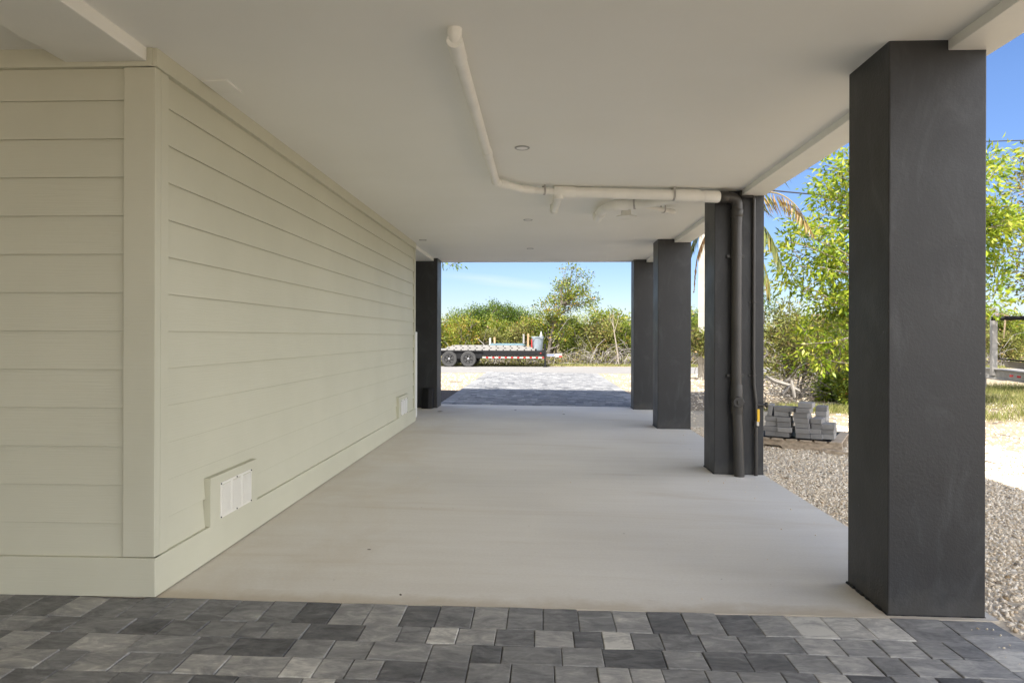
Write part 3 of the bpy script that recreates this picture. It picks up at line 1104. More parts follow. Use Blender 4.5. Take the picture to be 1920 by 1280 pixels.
def make_tree(name, x, y, h, spread, stems, leaf, per, rad, lsz, tone0, tvar, label, cat, group=None, lean=(0, 0), bark='bark', bare=0.25, asp=0.45, sub=5, z=GZ, thick=1.0):
    root = empty(name, (x, y, z), label, cat, group)
    mb = MB()
    tips = []
    for s in range(stems):
        a = 2 * PI * (s + random.random() * 0.7) / stems
        rr = spread * random.uniform(0.25, 0.75)
        hh = h * random.uniform(0.72, 0.98)
        b0 = Vector((x + 0.12 * math.cos(a), y + 0.12 * math.sin(a), z - 0.05))
        t0 = Vector((x + rr * math.cos(a) + lean[0] * h, y + rr * math.sin(a) + lean[1] * h, z + hh))
        r0 = (0.02 + 0.012 * h) * thick
        pts = limb(mb, b0, t0, r0, r0 * 0.25, 6, 0.05)
        for k in range(sub):
            f = bare + (1 - bare) * (k + random.random()) / sub
            i = min(5, int(f * 6))
            p = pts[i].lerp(pts[i + 1], f * 6 - i)
            d = Vector((random.gauss(0, 1), random.gauss(0, 1), random.uniform(0.0, 0.9))).normalized()
            ln = spread * random.uniform(0.35, 0.8) * (1.1 - 0.5 * f)
            q = p + d * ln
            q.z = max(q.z, z + h * bare * 0.8)
            pp_ = limb(mb, p, q, r0 * 0.4, r0 * 0.12, 4, 0.08, 5)
            for j in (2, 3, 4):
                tips.append((tuple(pp_[j]), tuple(d)))
            for m_ in range(3):
                p2 = pp_[random.choice([1, 2, 3])]
                d2 = (d + Vector((random.gauss(0, 0.9), random.gauss(0, 0.9), random.gauss(0.3, 0.6)))).normalized()
                q2 = p2 + d2 * ln * random.uniform(0.35, 0.6)
                mb.tube([p2, p2.lerp(q2, 0.5) + Vector((0, 0, 0.03)), q2], [r0 * 0.14, r0 * 0.1, r0 * 0.05], 4)
                tips.append((tuple(q2), tuple(d2)))
        tips.append((tuple(t0), (0, 0, 1)))
    mb.build('trunk', M[bark], root, smooth=True)
    leaf_obj('crown', *cluster(tips, per, rad, lsz * 0.7, lsz * 1.25, asp, tone0, tvar), M[leaf], root)
    return root


# five kinds of thicket tree, then copies
MG = 'mangroves massed across the road'
kinds = []
specs = [
    dict(h=2.5, spread=1.25, stems=5, leaf='leaf_mangrove', tone0=0.52, tvar=0.16, bark='pale_bark', label='yellow-green mangrove in the thicket across the road'),
    dict(h=2.9, spread=1.35, stems=5, leaf='leaf_mangrove', tone0=0.36, tvar=0.16, label='mid-green mangrove in the thicket across the road'),
    dict(h=2.2, spread=1.2, stems=6, leaf='leaf_scrub', tone0=0.5, tvar=0.2, label='dull olive bush in the thicket across the road'),
    dict(h=3.3, spread=1.5, stems=5, leaf='leaf_dark', tone0=0.5, tvar=0.2, label='dark green tree standing behind the mangrove thicket'),
    dict(h=2.6, spread=1.3, stems=4, leaf='leaf_mangrove', tone0=0.64, tvar=0.2, bark='pale_bark', label='yellowing mangrove with rusty leaf tips in the thicket across the road'),
]
GRP = ['yellow-green mangroves across the road', 'mid-green mangroves across the road', 'olive bushes across the road', 'dark trees behind the thicket', 'yellowing mangroves across the road']
for k, s_ in enumerate(specs):
    kinds.append(make_tree('mangrove_tree' if k not in (2, 3) else ('scrub_bush' if k == 2 else 'forest_tree'), 0, 0, per=24, rad=0.17, lsz=0.12, cat='tree' if k != 2 else 'bush', group=GRP[k], z=0.0, bare=0.28 if k in (0, 4) else 0.18, sub=7, **s_))
used = [False] * 5


def place(k, x, y, sc_, rz=None):
    o = kinds[k] if not used[k] else copy_tree(kinds[k])
    used[k] = True
    o.location = (x, y, GZ)
    o.rotation_euler = (0, 0, rz if rz is not None else random.uniform(0, 6.28))
    o.scale = (random.uniform(0.75, 1.1) * max(sc_, .85), random.uniform(0.75, 1.1) * max(sc_, .85), sc_)
    return o


for x in np.arange(-8.5, 27, 1.55):
    place(random.choice([0, 1, 2, 4, 2]), x + random.uniform(-.4, .4), 31.6 + random.uniform(-.4, .5), random.uniform(0.60, 0.97))
for x in np.arange(-9, 30, 1.75):
    place(random.choice([0, 1, 4, 0, 3]), x + random.uniform(-.4, .4), 33.8 + random.uniform(-.5, .5), random.uniform(0.70, 1.06))
for x in np.arange(-12, 34, 2.3):
    place(random.choice([1, 3, 3, 0]), x + random.uniform(-.5, .5), 37.0 + random.uniform(-.6, .6), random.uniform(0.76, 0.88))
# the rounded dark crown left of centre
for x, s_ in ((-3.6, 0.88), (-2.7, 0.95), (-1.8, 0.9), (-1.0, 0.84)):
    place(3, x, 36.2, s_)


def clustered_tree(name, loc, trunk_pts, r0, targets, leaf, bark, per, rad, lsz, asp, tone0, tvar, label, cat, droop=0.0, sub=6, sublen=0.7, group=None, start=0.3):
    """a tree built from a trunk polyline and a list of limb end points"""
    root = empty(name, loc, label, cat, group)
    mb = MB()
    n = len(trunk_pts)
    mb.tube(trunk_pts, [r0 * (1 - 0.65 * i / (n - 1)) for i in range(n)], 9)
    tips = []
    for (tg, frm) in targets:
        p0 = Vector(trunk_pts[frm])
        tg = Vector(tg)
        ln = (tg - p0).length
        pts = limb(mb, p0, tg, r0 * 0.38, r0 * 0.06, 7, 0.035, 6)
        d0 = (tg - p0).normalized()
        for k in range(sub):
            f = start + (1 - start) * (k + random.random()) / sub
            i = min(6, int(f * 7))
            p = pts[i].lerp(pts[i + 1], f * 7 - i)
            d = (d0 * 0.5 + Vector((random.gauss(0, .8), random.gauss(0, .8), random.gauss(0.1, .6)))).normalized()
            q = p + d * sublen * random.uniform(0.4, 1.1)
            mid = p.lerp(q, 0.5) + Vector((0, 0, 0.04))
            mb.tube([p, mid, q], [r0 * 0.09, r0 * 0.06, r0 * 0.03], 5)
            for t in (0.45, 0.75, 1.0):
                tips.append((tuple(p.lerp(q, t)), tuple(d)))
        tips.append((tuple(tg), tuple(d0)))
    mb.build('trunk', M[bark], root, smooth=True)
    leaf_obj('crown', *cluster(tips, per, rad, lsz * 0.65, lsz * 1.25, asp, tone0, tvar, droop), M[leaf], root)
    return root


# the tall open tree rising above the thicket
Y = 30.6
clustered_tree('tall_tree', at(1029, 690, Y) * 1.0, [at(1029, 692, Y), at(1028, 665, Y), at(1032, 640, Y), at(1037, 612, Y), at(1044, 592, Y), at(1053, 572, Y)], 0.10,
               [(at(px, py, Y + random.uniform(-1, 1)), fr) for px, py, fr in (
                   (1075, 499, 5), (1060, 508, 5), (1048, 528, 5), (1090, 512, 5), (1070, 530, 5), (1040, 545, 4), (1085, 545, 5), (1100, 552, 5), (1108, 540, 5), (1118, 562, 5),
                   (1062, 548, 4), (1035, 565, 4), (1075, 560, 5), (1050, 560, 4), (1030, 580, 3), (1102, 528, 5), (1020, 595, 2), (1066, 580, 4), (1085, 570, 4),
                   (1012, 585, 3), (1022, 570, 3), (1045, 600, 3), (1065, 605, 3), (1008, 605, 2), (1055, 625, 2), (1052, 540, 5), (1060, 560, 5), (1040, 580, 4), (1112, 570, 5))],
               'leaf_mangrove', 'bark', 9, 0.10, 0.11, 0.5, 0.5, 0.2, 'tallest tree of the thicket, open crown and bent dark trunk beside the trailer jack', 'tree', sub=5, sublen=0.42, start=0.45)
# thin pale dead sapling leaning in front of the thicket
Y = 29.4
root = empty('bare_sapling', on_z(1161, 689, GZ), 'thin pale leafless sapling leaning in front of the thicket, left of the far columns', 'sapling')
mb = MB()
mb.tube([at(1161, 690, Y), at(1157, 655, Y), at(1152, 625, Y), at(1149, 600, Y)], [0.035, 0.03, 0.022, 0.012], 7)
for (a_, b_) in (((1150, 612), (1143, 592)), ((1152, 622), (1160, 596)), ((1149, 603), (1150, 582))):
    mb.tube([at(*a_, Y), at(*b_, Y + 0.2)], [0.014, 0.005], 5)
mb.build('trunk', M['pale_bark'], root, smooth=True)

# brushwood at the feet of the thicket: nobody could count it
mb = MB()
for i in range(1700):
    x = random.uniform(-7, 20)
    y0 = 30.0 + abs(random.gauss(0, 0.7))
    dens = 1.0 if x > 1.5 else 0.45
    if random.random() > dens:
        continue
    h = abs(random.gauss(0, 0.6)) + 0.15
    ln = random.uniform(0.4, 1.3)
    a = random.uniform(0, 6.28)
    p0 = Vector((x, y0, GZ + (0 if random.random() < 0.6 else h * 0.6)))
    p2 = p0 + Vector((math.cos(a) * ln, math.sin(a) * ln * 0.5, random.uniform(-0.1, 0.9) * h))
    p2.z = max(p2.z, GZ + 0.01)
    p1 = p0.lerp(p2, 0.5) + Vector((random.gauss(0, .1), random.gauss(0, .1), random.uniform(0.05, 0.35)))
    r_ = random.choice([0.007, 0.009, 0.011, 0.016])
    mb.tube([p0, p0.lerp(p1, .6) + Vector((0, 0, .03)), p1, p1.lerp(p2, .6), p2], [r_, r_ * .9, r_ * .8, r_ * .6, r_ * .4], 4, 0, random.random())
tag(mb.build('brushwood', M['twig']), kind='stuff')

# low undergrowth between road and thicket
tips = [((random.uniform(-8, 26), 30.2 + abs(random.gauss(0, .5)), GZ + abs(random.gauss(0, .16)) + 0.03), (0, 0, 1)) for _ in range(900)]
o = leaf_obj('undergrowth', *cluster(tips, 10, 0.10, 0.06, 0.12, 0.5, 0.5, 0.25), M['leaf_scrub'], None)
tag(o, kind='stuff')


# ------------------------------------------------------------------ grass
def grass(n, fx, hmin, hmax, wdt=0.006):
    P = np.array([fx() for _ in range(n)])
    D = rng.normal(size=(n, 3)) * 0.45
    D[:, 2] = 1.0
    L = rng.uniform(hmin, hmax, n)
    V, Fc, t = leaf_arrays(P, D, L, np.full(n, wdt), np.clip(rng.normal(0.55, 0.25, n), 0, 1), fold=0.05, up=0.0)
    return V, Fc, t


def patches(cs):
    def f():
        cx, cy, rx, ry = random.choices(cs, [c[2] * c[3] for c in cs])[0]
        return (cx + random.gauss(0, .5) * rx, cy + random.gauss(0, .5) * ry, GZ)
    return f


Vs, Fs, Ts, off = [], [], [], 0
for n, cs, a, b, w in (
        (26000, [(10.5, 13.6, 2.6, 1.2), (8.3, 10.9, 1.2, .7), (9.5, 12.2, 1.6, .35), (12, 16, 3, 2)], 0.05, 0.17, 0.010),
        (9000, [(5.4, 11.6, 1.1, .45), (6.4, 10.9, .8, .45), (4.5, 11.9, .7, .35), (6.9, 12.6, 1.0, .5)], 0.05, 0.17, 0.009),
        (14000, [(x, 29.3, 1.6, .5) for x in range(-7, 24, 2)], 0.04, 0.16, 0.018),
        (2500, [(6.8, 21.2, .9, .45), (6.3, 28.9, .8, .3)], 0.05, 0.15, 0.018),
        (3000, [(8.6, 17.0, 1.6, 1.2)], 0.06, 0.2, 0.012)):
    V, Fc, t = grass(n, patches(cs), a, b, w)
    Vs.append(V); Fs.append(Fc + off); Ts.append(t); off += len(V)
o = np_mesh('grass', np.concatenate(Vs), np.concatenate(Fs), M['grass'], np.concatenate(Ts))
tag(o, kind='stuff')

# ------------------------------------------------------------------ gravel stones
bm = bmesh.new()
bmesh.ops.create_icosphere(bm, subdivisions=1, radius=1.0)
IV = np.array([v.co[:] for v in bm.verts])
IF = np.array([[v.index for v in f.verts] for f in bm.faces])
bm.free()


def stones(P, S, T, name):
    n = len(P)
    V = IV[None] * (1 + rng.normal(size=(n, len(IV), 1)) * 0.16)
    V = V * S[:, None, None] * rng.uniform(0.6, 1.35, (n, 1, 3)) * np.array([1, 1, 0.6])
    q = rng.normal(size=(n, 4))
    q[:, 1:3] *= 0.4
    q /= np.linalg.norm(q, axis=1, keepdims=True)
    w, x, y, z = q.T
    R = np.stack([1 - 2 * (y * y + z * z), 2 * (x * y - z * w), 2 * (x * z + y * w), 2 * (x * y + z * w), 1 - 2 * (x * x + z * z), 2 * (y * z - x * w), 2 * (x * z - y * w), 2 * (y * z + x * w), 1 - 2 * (x * x + y * y)], 1).reshape(n, 3, 3)
    V = np.einsum('nij,nkj->nki', R, V) + P[:, None, :]
    Fc = (IF[None] + (np.arange(n) * len(IV))[:, None, None]).reshape(-1, 3)
    return np_mesh(name, V.reshape(-1, 3), Fc, M['stone'], np.repeat(T, len(IV)))


def scatter(n, x0, x1, y0, y1, s0, s1):
    P = np.stack([rng.uniform(x0, x1, n), rng.uniform(y0, y1, n), np.full(n, GZ) + rng.uniform(-0.002, 0.008, n)], 1)
    S = rng.uniform(s0, s1, n) * np.exp(rng.normal(size=n) * 0.2)
    return P, S, np.clip(rng.normal(0.55, 0.26, n), 0, 1)


A_ = [scatter(36000, 2.02, 4.3, 2.0, 6.3, 0.0062, 0.0118), scatter(24000, 2.02, 5.2, 6.0, 9.6, 0.0068, 0.0125), scatter(2600, 2.02, 9, 9.4, 16, 0.010, 0.022), scatter(2200, 4.3, 8, 4, 9.6, 0.008, 0.02),
      scatter(140, 1.93, 2.03, 4.6, 9.2, 0.006, 0.012), scatter(500, -4.5, -1.86, 15.8, 23, 0.012, 0.028), scatter(700, 2.0, 6, 14, 23.3, 0.012, 0.03)]
for (x0_, x1_, y0_, y1_, n_) in ((1.55, 2.01, 3.6, 11.5, 70), (1.75, 1.97, 2.2, 3.0, 25), (-1.7, 1.5, 3.2, 11.5, 30)):
    q_ = scatter(n_, x0_, x1_, y0_, y1_, 0.002, 0.0065)
    q_[0][:, 2] = -TILT * (q_[0][:, 0] + 1.77) + q_[1] * 0.4
    A_.append(q_)
o = stones(np.concatenate([a[0] for a in A_]), np.concatenate([a[1] for a in A_]), np.concatenate([a[2] for a in A_]), 'gravel')
tag(o, kind='stuff')

# ------------------------------------------------------------------ pallet and stacked pavers
PA = on_z(1434, 838, GZ)
PB = on_z(1590, 851, GZ)
dirp = (PB - PA).normalized()
ang = math.atan2(dirp.y, dirp.x)
PM = Matrix.Translation(PA) @ Matrix.Rotation(ang, 4, 'Z')
pal = empty('pallet', PA, 'broken weathered timber pallet on the gravel under the stacked pavers', 'pallet')


def pbox(mb, x0, y0, z0, x1, y1, z1, **k):
    mb.box(x0, y0, z0, x1, y1, z1, mat=PM @ k.pop('rot', Matrix.Identity(4)), **k)


for (yy, notch) in ((0.0, True), (0.45, False), (0.9, False)):
    mb = MB()
    pr = [(-0.35, 0.035), (-0.35, 0.10), (0.80, 0.10), (0.80, 0.0), (0.20, 0.0), (0.17, 0.035)]
    n = len(pr)
    vs = [PM @ Vector((p[0], yy, p[1])) for p in pr] + [PM @ Vector((p[0], yy + 0.038, p[1])) for p in pr]
    mb.add(vs, [tuple(range(n)), tuple(range(2 * n - 1, n - 1, -1))] + [(i, n + i, n + (i + 1) % n, (i + 1) % n) for i in range(n)])
    mb.build('stringer', M['oldwood'], pal)
mb = MB()
pbox(mb, 0.62, -0.06, 0.01, 1.05, -0.02, 0.085, rot=Matrix.Rotation(-0.12, 4, 'Z') @ Matrix.Rotation(0.05, 4, 'Y'))
mb.build('split_board', M['oldwood'], pal)
for k in range(8):
    mb = MB()
    x = -0.36 + k * 0.148
    pbox(mb, x, -0.03 + random.uniform(-.01, .01), 0.101, x + 0.12, 0.96, 0.119, rot=Matrix.Rotation(random.uniform(-.02, .02), 4, 'Z'))
    mb.build('deck_board', M['oldwood'], pal)
# sheet of dark membrane under the blocks
mb = MB()
gx, gy = 24, 8
g = [PM @ Vector((-0.33 + 1.02 * i / gx, -0.02 + 0.86 * j / gy, 0.123 + 0.006 * math.sin(i * 1.3 + j) * (1 if j < 2 else 0.2))) for j in range(gy + 1) for i in range(gx + 1)]
mb.add(g, [(j * (gx + 1) + i, j * (gx + 1) + i + 1, (j + 1) * (gx + 1) + i + 1, (j + 1) * (gx + 1) + i) for j in range(gy) for i in range(gx)])
o = mb.build('membrane', M['black'], smooth=True)
sd = o.modifiers.new('thick', 'SOLIDIFY')
sd.thickness = 0.002
tag(o, 'wavy black sheet laid on the pallet under the grey pavers', 'sheet')

BH = 0.0565
ordn = ['bottom', 'second', 'third', 'fourth', 'fifth', 'sixth', 'top']


def block(x, y, z, w, d, rz=0.0, label='', h=BH, rx=0.0):
    m_ = PM @ Matrix.Translation((x + w / 2, y + d / 2, z)) @ Matrix.Rotation(rz, 4, 'Z') @ Matrix.Rotation(rx, 4, 'Y')
    mb = MB()
    mb.box(-w / 2, -d / 2, 0, w / 2, d / 2, h - 0.0015, tone=random.uniform(0.25, 0.75))
    o = mb.build('stacked_paver', M['block'], bevel=0.004)
    o.matrix_world = m_
    return tag(o, label, 'paver', 'grey pavers stacked on the pallet')


ZB = 0.131
# pixel scale at the pallet: about 0.0060 m per photo pixel; x measured from the column's edge
px = lambda zx: (1420 + zx / 7.11 - 1434) * 0.00592
stk = [
    ('leftmost front stack beside the dark column', px(90), 4, [(0, 0.155)] * 4, 0.02),
    ('second front stack from the left', px(252), 4, [(0, 0.150)] * 4, 0.0),
    ('tallest stack', px(482), 7, [(0, 0.150)] * 7, 0.0),
    ('front stack right of the tallest stack', px(668), 4, [(0, 0.118)] * 4, 0.03),
    ('low rightmost stack', px(806), 3, [(0, 0.118)] * 3, 0.06),
]
for nm, x, nlay, ws, yy in stk:
    for k in range(nlay):
        lay = 'top' if k == nlay - 1 else ordn[k]
        if lay == 'bottom':
            lab = 'grey paver at the bottom of the ' + nm
        elif lay == 'top':
            lab = 'grey paver at the top of the ' + nm
        else:
            lab = lay + ' grey paver from the bottom of the ' + nm
        dx = random.uniform(-0.012, 0.012)
        if nm == 'tallest stack' and k >= 5:
            dx = 0.012 + 0.02 * (k - 5)
        block(x + dx, yy + random.uniform(-.015, .015), ZB + BH * k, ws[k][1] + random.uniform(-.004, .006), 0.225, random.uniform(-.06, .06), lab)
block(px(200), 0.05, ZB + BH * 4, 0.16, 0.225, 0.05, 'light grey paver lying across the two left front stacks, under the long dark one')
block(px(205), 0.04, ZB + BH * 5, 0.228, 0.15, -0.03, 'long dark grey paver topping the left side stacks')
block(px(110), 0.03, ZB + BH * 4 + 0.004, 0.05, 0.225, 0.08, 'thin paver leaning on edge at the left of the long dark paver', h=0.125, rx=0.12)
bl = 'grey paver of the rear stack behind and right of the tallest stack, '
for k in range(6):
    block(px(688), 0.30, ZB + BH * k, 0.118, 0.225, random.uniform(-.05, .05), bl + ('topmost' if k == 5 else 'layer %s' % ('one', 'two', 'three', 'four', 'five')[k]))
bl = 'grey paver of the hidden back row behind the left front stacks, '
for k in range(5):
    block(px(120), 0.30, ZB + BH * k, 0.15, 0.225, random.uniform(-.05, .05), bl + ('topmost' if k == 4 else 'layer %s' % ('one', 'two', 'three', 'four')[k]))

# driftwood, broken boards and stones behind the pallet
def log(name, pts, r, label, cat, mat='driftwood'):
    mb = MB()
    mb.tube(pts, r, 7)
    o = mb.build(name, M[mat], smooth=True, origin=pts[0])
    return tag(o, label, cat)


Y = 10.6
log('driftwood', [at(1489, 742, Y) + Vector((0, 0, -.02)), at(1487, 727, Y), at(1484, 713, Y + .05)], [0.03, 0.026, 0.014], 'bleached stump of driftwood standing upright behind the stacked pavers', 'driftwood')
log('driftwood', [at(1436, 705, 11.6), at(1455, 715, 11.4), at(1480, 722, 11.2), at(1500, 733, 11.0)], [0.02, 0.028, 0.026, 0.016], 'long grey driftwood log lying behind the pallet under the bush', 'driftwood')
log('driftwood', [at(1466, 739, 10.5), at(1480, 724, 10.6), at(1486, 718, 10.7)], [0.02, 0.018, 0.01], 'short forked driftwood branch propped against the upright stump', 'driftwood')
for (px_, py_, w, lab) in ((1462, 733, 0.5, 'pale broken board lying among driftwood behind the pallet'), (1574, 760, 0.42, 'grey board half buried in the grass right of the pallet'), (1497, 731, 0.45, 'grey plank under the leafy hanging branches')):
    p = on_z(px_, py_, GZ)
    mb = MB()
    mb.box(-w / 2, -0.06, 0.005, w / 2, 0.06, 0.035)
    o = mb.build('broken_board', M['driftwood'], bevel=0.006)
    o.location = p
    o.rotation_euler = (0.05, 0.04, random.uniform(-.6, .2))
    tag(o, lab, 'board')

# ------------------------------------------------------------------ shrubs right of the columns
def shrub(name, x, y, h, spread, stems, leaf, per, rad, lsz, tone0, tvar, label, asp=0.45, bare=0.12, sub=6, thick=0.6):
    return make_tree(name, x, y, h, spread, stems, leaf, per, rad, lsz, tone0, tvar, label, 'bush', bare=bare, asp=asp, sub=sub, thick=thick)


p = on_z(1462, 716, GZ)
shrub('scrub_bush', 5.35, 14.6, 1.75, 0.95, 7, 'leaf_scrub', 22, 0.12, 0.075, 0.48, 0.22, 'tangled brownish scrub bush right of the pipe column, behind the driftwood')
shrub('scrub_bush', 6.6, 15.8, 1.6, 1.0, 7, 'leaf_mangrove', 22, 0.12, 0.08, 0.4, 0.18, 'green scrub bush behind the tangled brown one')
shrub('scrub_bush', 7.6, 17.2, 1.35, 0.9, 6, 'leaf_scrub', 18, 0.12, 0.08, 0.6, 0.22, 'dry pale bush by the road, left of the nearest column')
shrub('scrub_bush', 5.75, 12.2, 0.62, 0.5, 8, 'leaf_mangrove', 22, 0.09, 0.09, 0.3, 0.22, 'low leafy bush with brown base below the hanging branches', asp=0.3)
shrub('seedling', on_z(1572, 752, GZ).x, on_z(1572, 752, GZ).y, 0.42, 0.36, 6, 'leaf_lime', 14, 0.07, 0.12, 0.45, 0.2, 'young broad-leaved bright green plant beside the nearest column', asp=0.5)
# dead brush heap under the thicket on this side of the road
mb = MB()
for i in range(260):
    x, y0 = random.gauss(5.1, 0.6), random.gauss(13.8, 0.35)
    p0 = Vector((x, y0, GZ + abs(random.gauss(0, .22))))
    p2 = p0 + Vector((random.gauss(0, .4), random.gauss(0, .25), random.uniform(-.1, .35)))
    p2.z = max(p2.z, GZ + .01)
    r_ = random.choice([0.003, 0.005, 0.008])
    mb.tube([p0, p0.lerp(p2, .5) + Vector((0, 0, random.uniform(0, .1))), p2], [r_, r_ * .8, r_ * .5], 4, 0, random.random())
tag(mb.build('brush_heap', M['twig']), kind='stuff')

mb = MB()
for i in range(420):
    x, y0 = random.uniform(3.9, 11), random.uniform(5.8, 12.5)
    a = random.uniform(0, 6.28)
    ln = random.uniform(0.04, 0.28)
    p0 = Vector((x, y0, GZ + 0.004))
    p2 = p0 + Vector((math.cos(a) * ln, math.sin(a) * ln, random.uniform(0, .02)))
    r_ = random.choice([0.002, 0.003, 0.005])
    mb.tube([p0, p0.lerp(p2, .5) + Vector((random.gauss(0, .01), random.gauss(0, .01), .008)), p2], [r_, r_, r_ * .5], 4, 0, random.random() * .7)
tag(mb.build('twig_litter', M['twig']), kind='stuff')

# bright lime tree: trunk hidden behind the nearest column
Y = 12.0
base = Vector((6.45, 12.2, GZ))
trunk = [base, Vector((6.40, 12.2, 0.7)), Vector((6.5, 12.15, 1.4)), Vector((6.42, 12.1, 2.1)), Vector((6.5, 12.0, 2.9)), Vector((6.6, 12.0, 3.6))]
T_ = []
for (px_, py_, fr) in (
        (1452, 470, 3), (1470, 452, 3), (1500, 425, 4), (1545, 372, 4), (1530, 345, 4), (1545, 310, 5), (1580, 285, 5), (1570, 330, 5), (1555, 365, 4), (1535, 400, 4),
        (1510, 440, 3), (1485, 470, 3), (1465, 500, 3), (1450, 525, 2), (1545, 450, 3), (1575, 420, 4), (1580, 480, 3), (1535, 500, 3), (1505, 545, 2), (1560, 545, 2),
        (1530, 575, 2), (1512, 610, 2), (1502, 645, 2), (1503, 672, 1), (1548, 585, 2), (1582, 575, 2), (1580, 560, 2), (1580, 370, 4), (1590, 300, 5), 
        (1620, 400, 4), (1640, 520, 3), (1660, 330, 5), (1700, 300, 5), (1750, 350, 5), (1800, 330, 5), (1780, 450, 3), (1800, 560, 2), (1740, 520, 3),
        (1862, 318, 5), (1878, 300, 5), (1868, 400, 4), (1885, 420, 4), (1860, 430, 4), (1872, 500, 3), (1856, 340, 5), (1866, 540, 2), (1880, 390, 4), (1900, 430, 4), (1862, 450, 4), (1880, 470, 3), (1865, 520, 3), (1862, 560, 2), (1905, 410, 4), (1895, 455, 4)):
    T_.append((at(px_, py_, Y + random.uniform(-0.7, 0.7)), fr))
clustered_tree('broadleaf_tree', base, trunk, 0.085, T_, 'leaf_lime', 'pale_bark', 11, 0.10, 0.125, 0.34, 0.58, 0.22, 'bright lime green tree with hanging branches behind the nearest column', 'tree', droop=0.35, sub=6, sublen=0.42, start=0.5)
# a second, browner tree at the right frame edge
Y = 14.5
base = Vector((11.6, 14.8, GZ))
trunk = [base, base + Vector((-.1, 0, 1.0)), base + Vector((.05, 0, 2.0)), base + Vector((0, 0, 3.0)), base + Vector((-.1, 0, 3.9))]
T_ = [(at(px_, py_, Y + random.uniform(-.6, .6)), fr) for px_, py_, fr in (
    (1918, 285, 4), (1915, 325, 4), (1905, 350, 4), (1912, 400, 3), (1900, 470, 3), (1908, 500, 2), (1902, 520, 2), (1915, 545, 2), (1895, 400, 3), (1935, 300, 4), (1950, 420, 3), (1940, 500, 2), (1960, 350, 4), (1980, 400, 4), (2000, 500, 2), (1925, 450, 3), (1912, 440, 3))]
clustered_tree('sparse_tree', base, trunk, 0.09, T_, 'leaf_scrub', 'bark', 9, 0.12, 0.11, 0.4, 0.5, 0.22, 'olive brown sparse tree at the right edge of the view', 'tree', sub=6, sublen=0.5, start=0.5)
# tree left of the house, only a drooping twig shows under the roof edge
base = Vector((-5.2, 16.4, GZ))
trunk = [base, base + Vector((.1, 0, 1.2)), base + Vector((.3, -.1, 2.6)), base + Vector((.6, -.2, 3.8))]
T_ = [(Vector((-5.6, 16.2, 4.9)), 3), (Vector((-4.6, 16.8, 4.8)), 3), (Vector((-3.6, 16.2, 4.2)), 3), (Vector((-5.8, 15.6, 3.9)), 2)]
clustered_tree('garden_tree', base, trunk, 0.08, T_ + [(at(845, 499, 14.2), 3)], 'leaf_lime', 'bark', 7, 0.05, 0.10, 0.3, 0.35, 0.15, 'mostly hidden tree, one drooping green twig showing under the far roof edge', 'tree', droop=0.6, sub=4, sublen=0.22, start=0.82)


# ------------------------------------------------------------------ palm
def frond(mb_r, pts, w, tone, leafP, n=44):
    """rachis through pts with hanging leaflets"""
    P = [Vector(p) for p in pts]
    # smooth through Catmull-Rom
    Q = []
    ext = [P[0] * 2 - P[1]] + P + [P[-1] * 2 - P[-2]]
    for i in range(1, len(ext) - 2):
        for k in range(10):
            t = k / 10
            a, b, c, d = ext[i - 1], ext[i], ext[i + 1], ext[i + 2]
            Q.append(0.5 * ((2 * b) + (c - a) * t + (2 * a - 5 * b + 4 * c - d) * t * t + (3 * b - a - 3 * c + d) * t ** 3))
    Q.append(P[-1])
    m = len(Q)
    mb_r.tube(Q, [0.02 * (1 - 0.85 * i / (m - 1)) for i in range(m)], 6, 0, tone)
    for k in range(n):
        f = 0.12 + 0.88 * k / (n - 1)
        i = min(m - 2, int(f * (m - 1)))
        p = Q[i].lerp(Q[i + 1], f * (m - 1) - i)
        d = (Q[i + 1] - Q[i]).normalized()
        for s_ in (-1, 1):
            side = d.cross(Vector((0, 0, 1)))
            if side.length < 0.1:
                side = Vector((0, 1, 0))
            side.normalize()
            ln = w * (math.sin(PI * min(1, 0.18 + 0.8 * f)) ** 0.6) * random.uniform(0.85, 1.1)
            dd = (side * s_ * random.uniform(0.3, 0.6) + d * random.uniform(0.25, 0.5) + Vector((0, 0, -1.0))).normalized()
            leafP.append((p, dd, ln, tone + random.gauss(0, 0.14)))


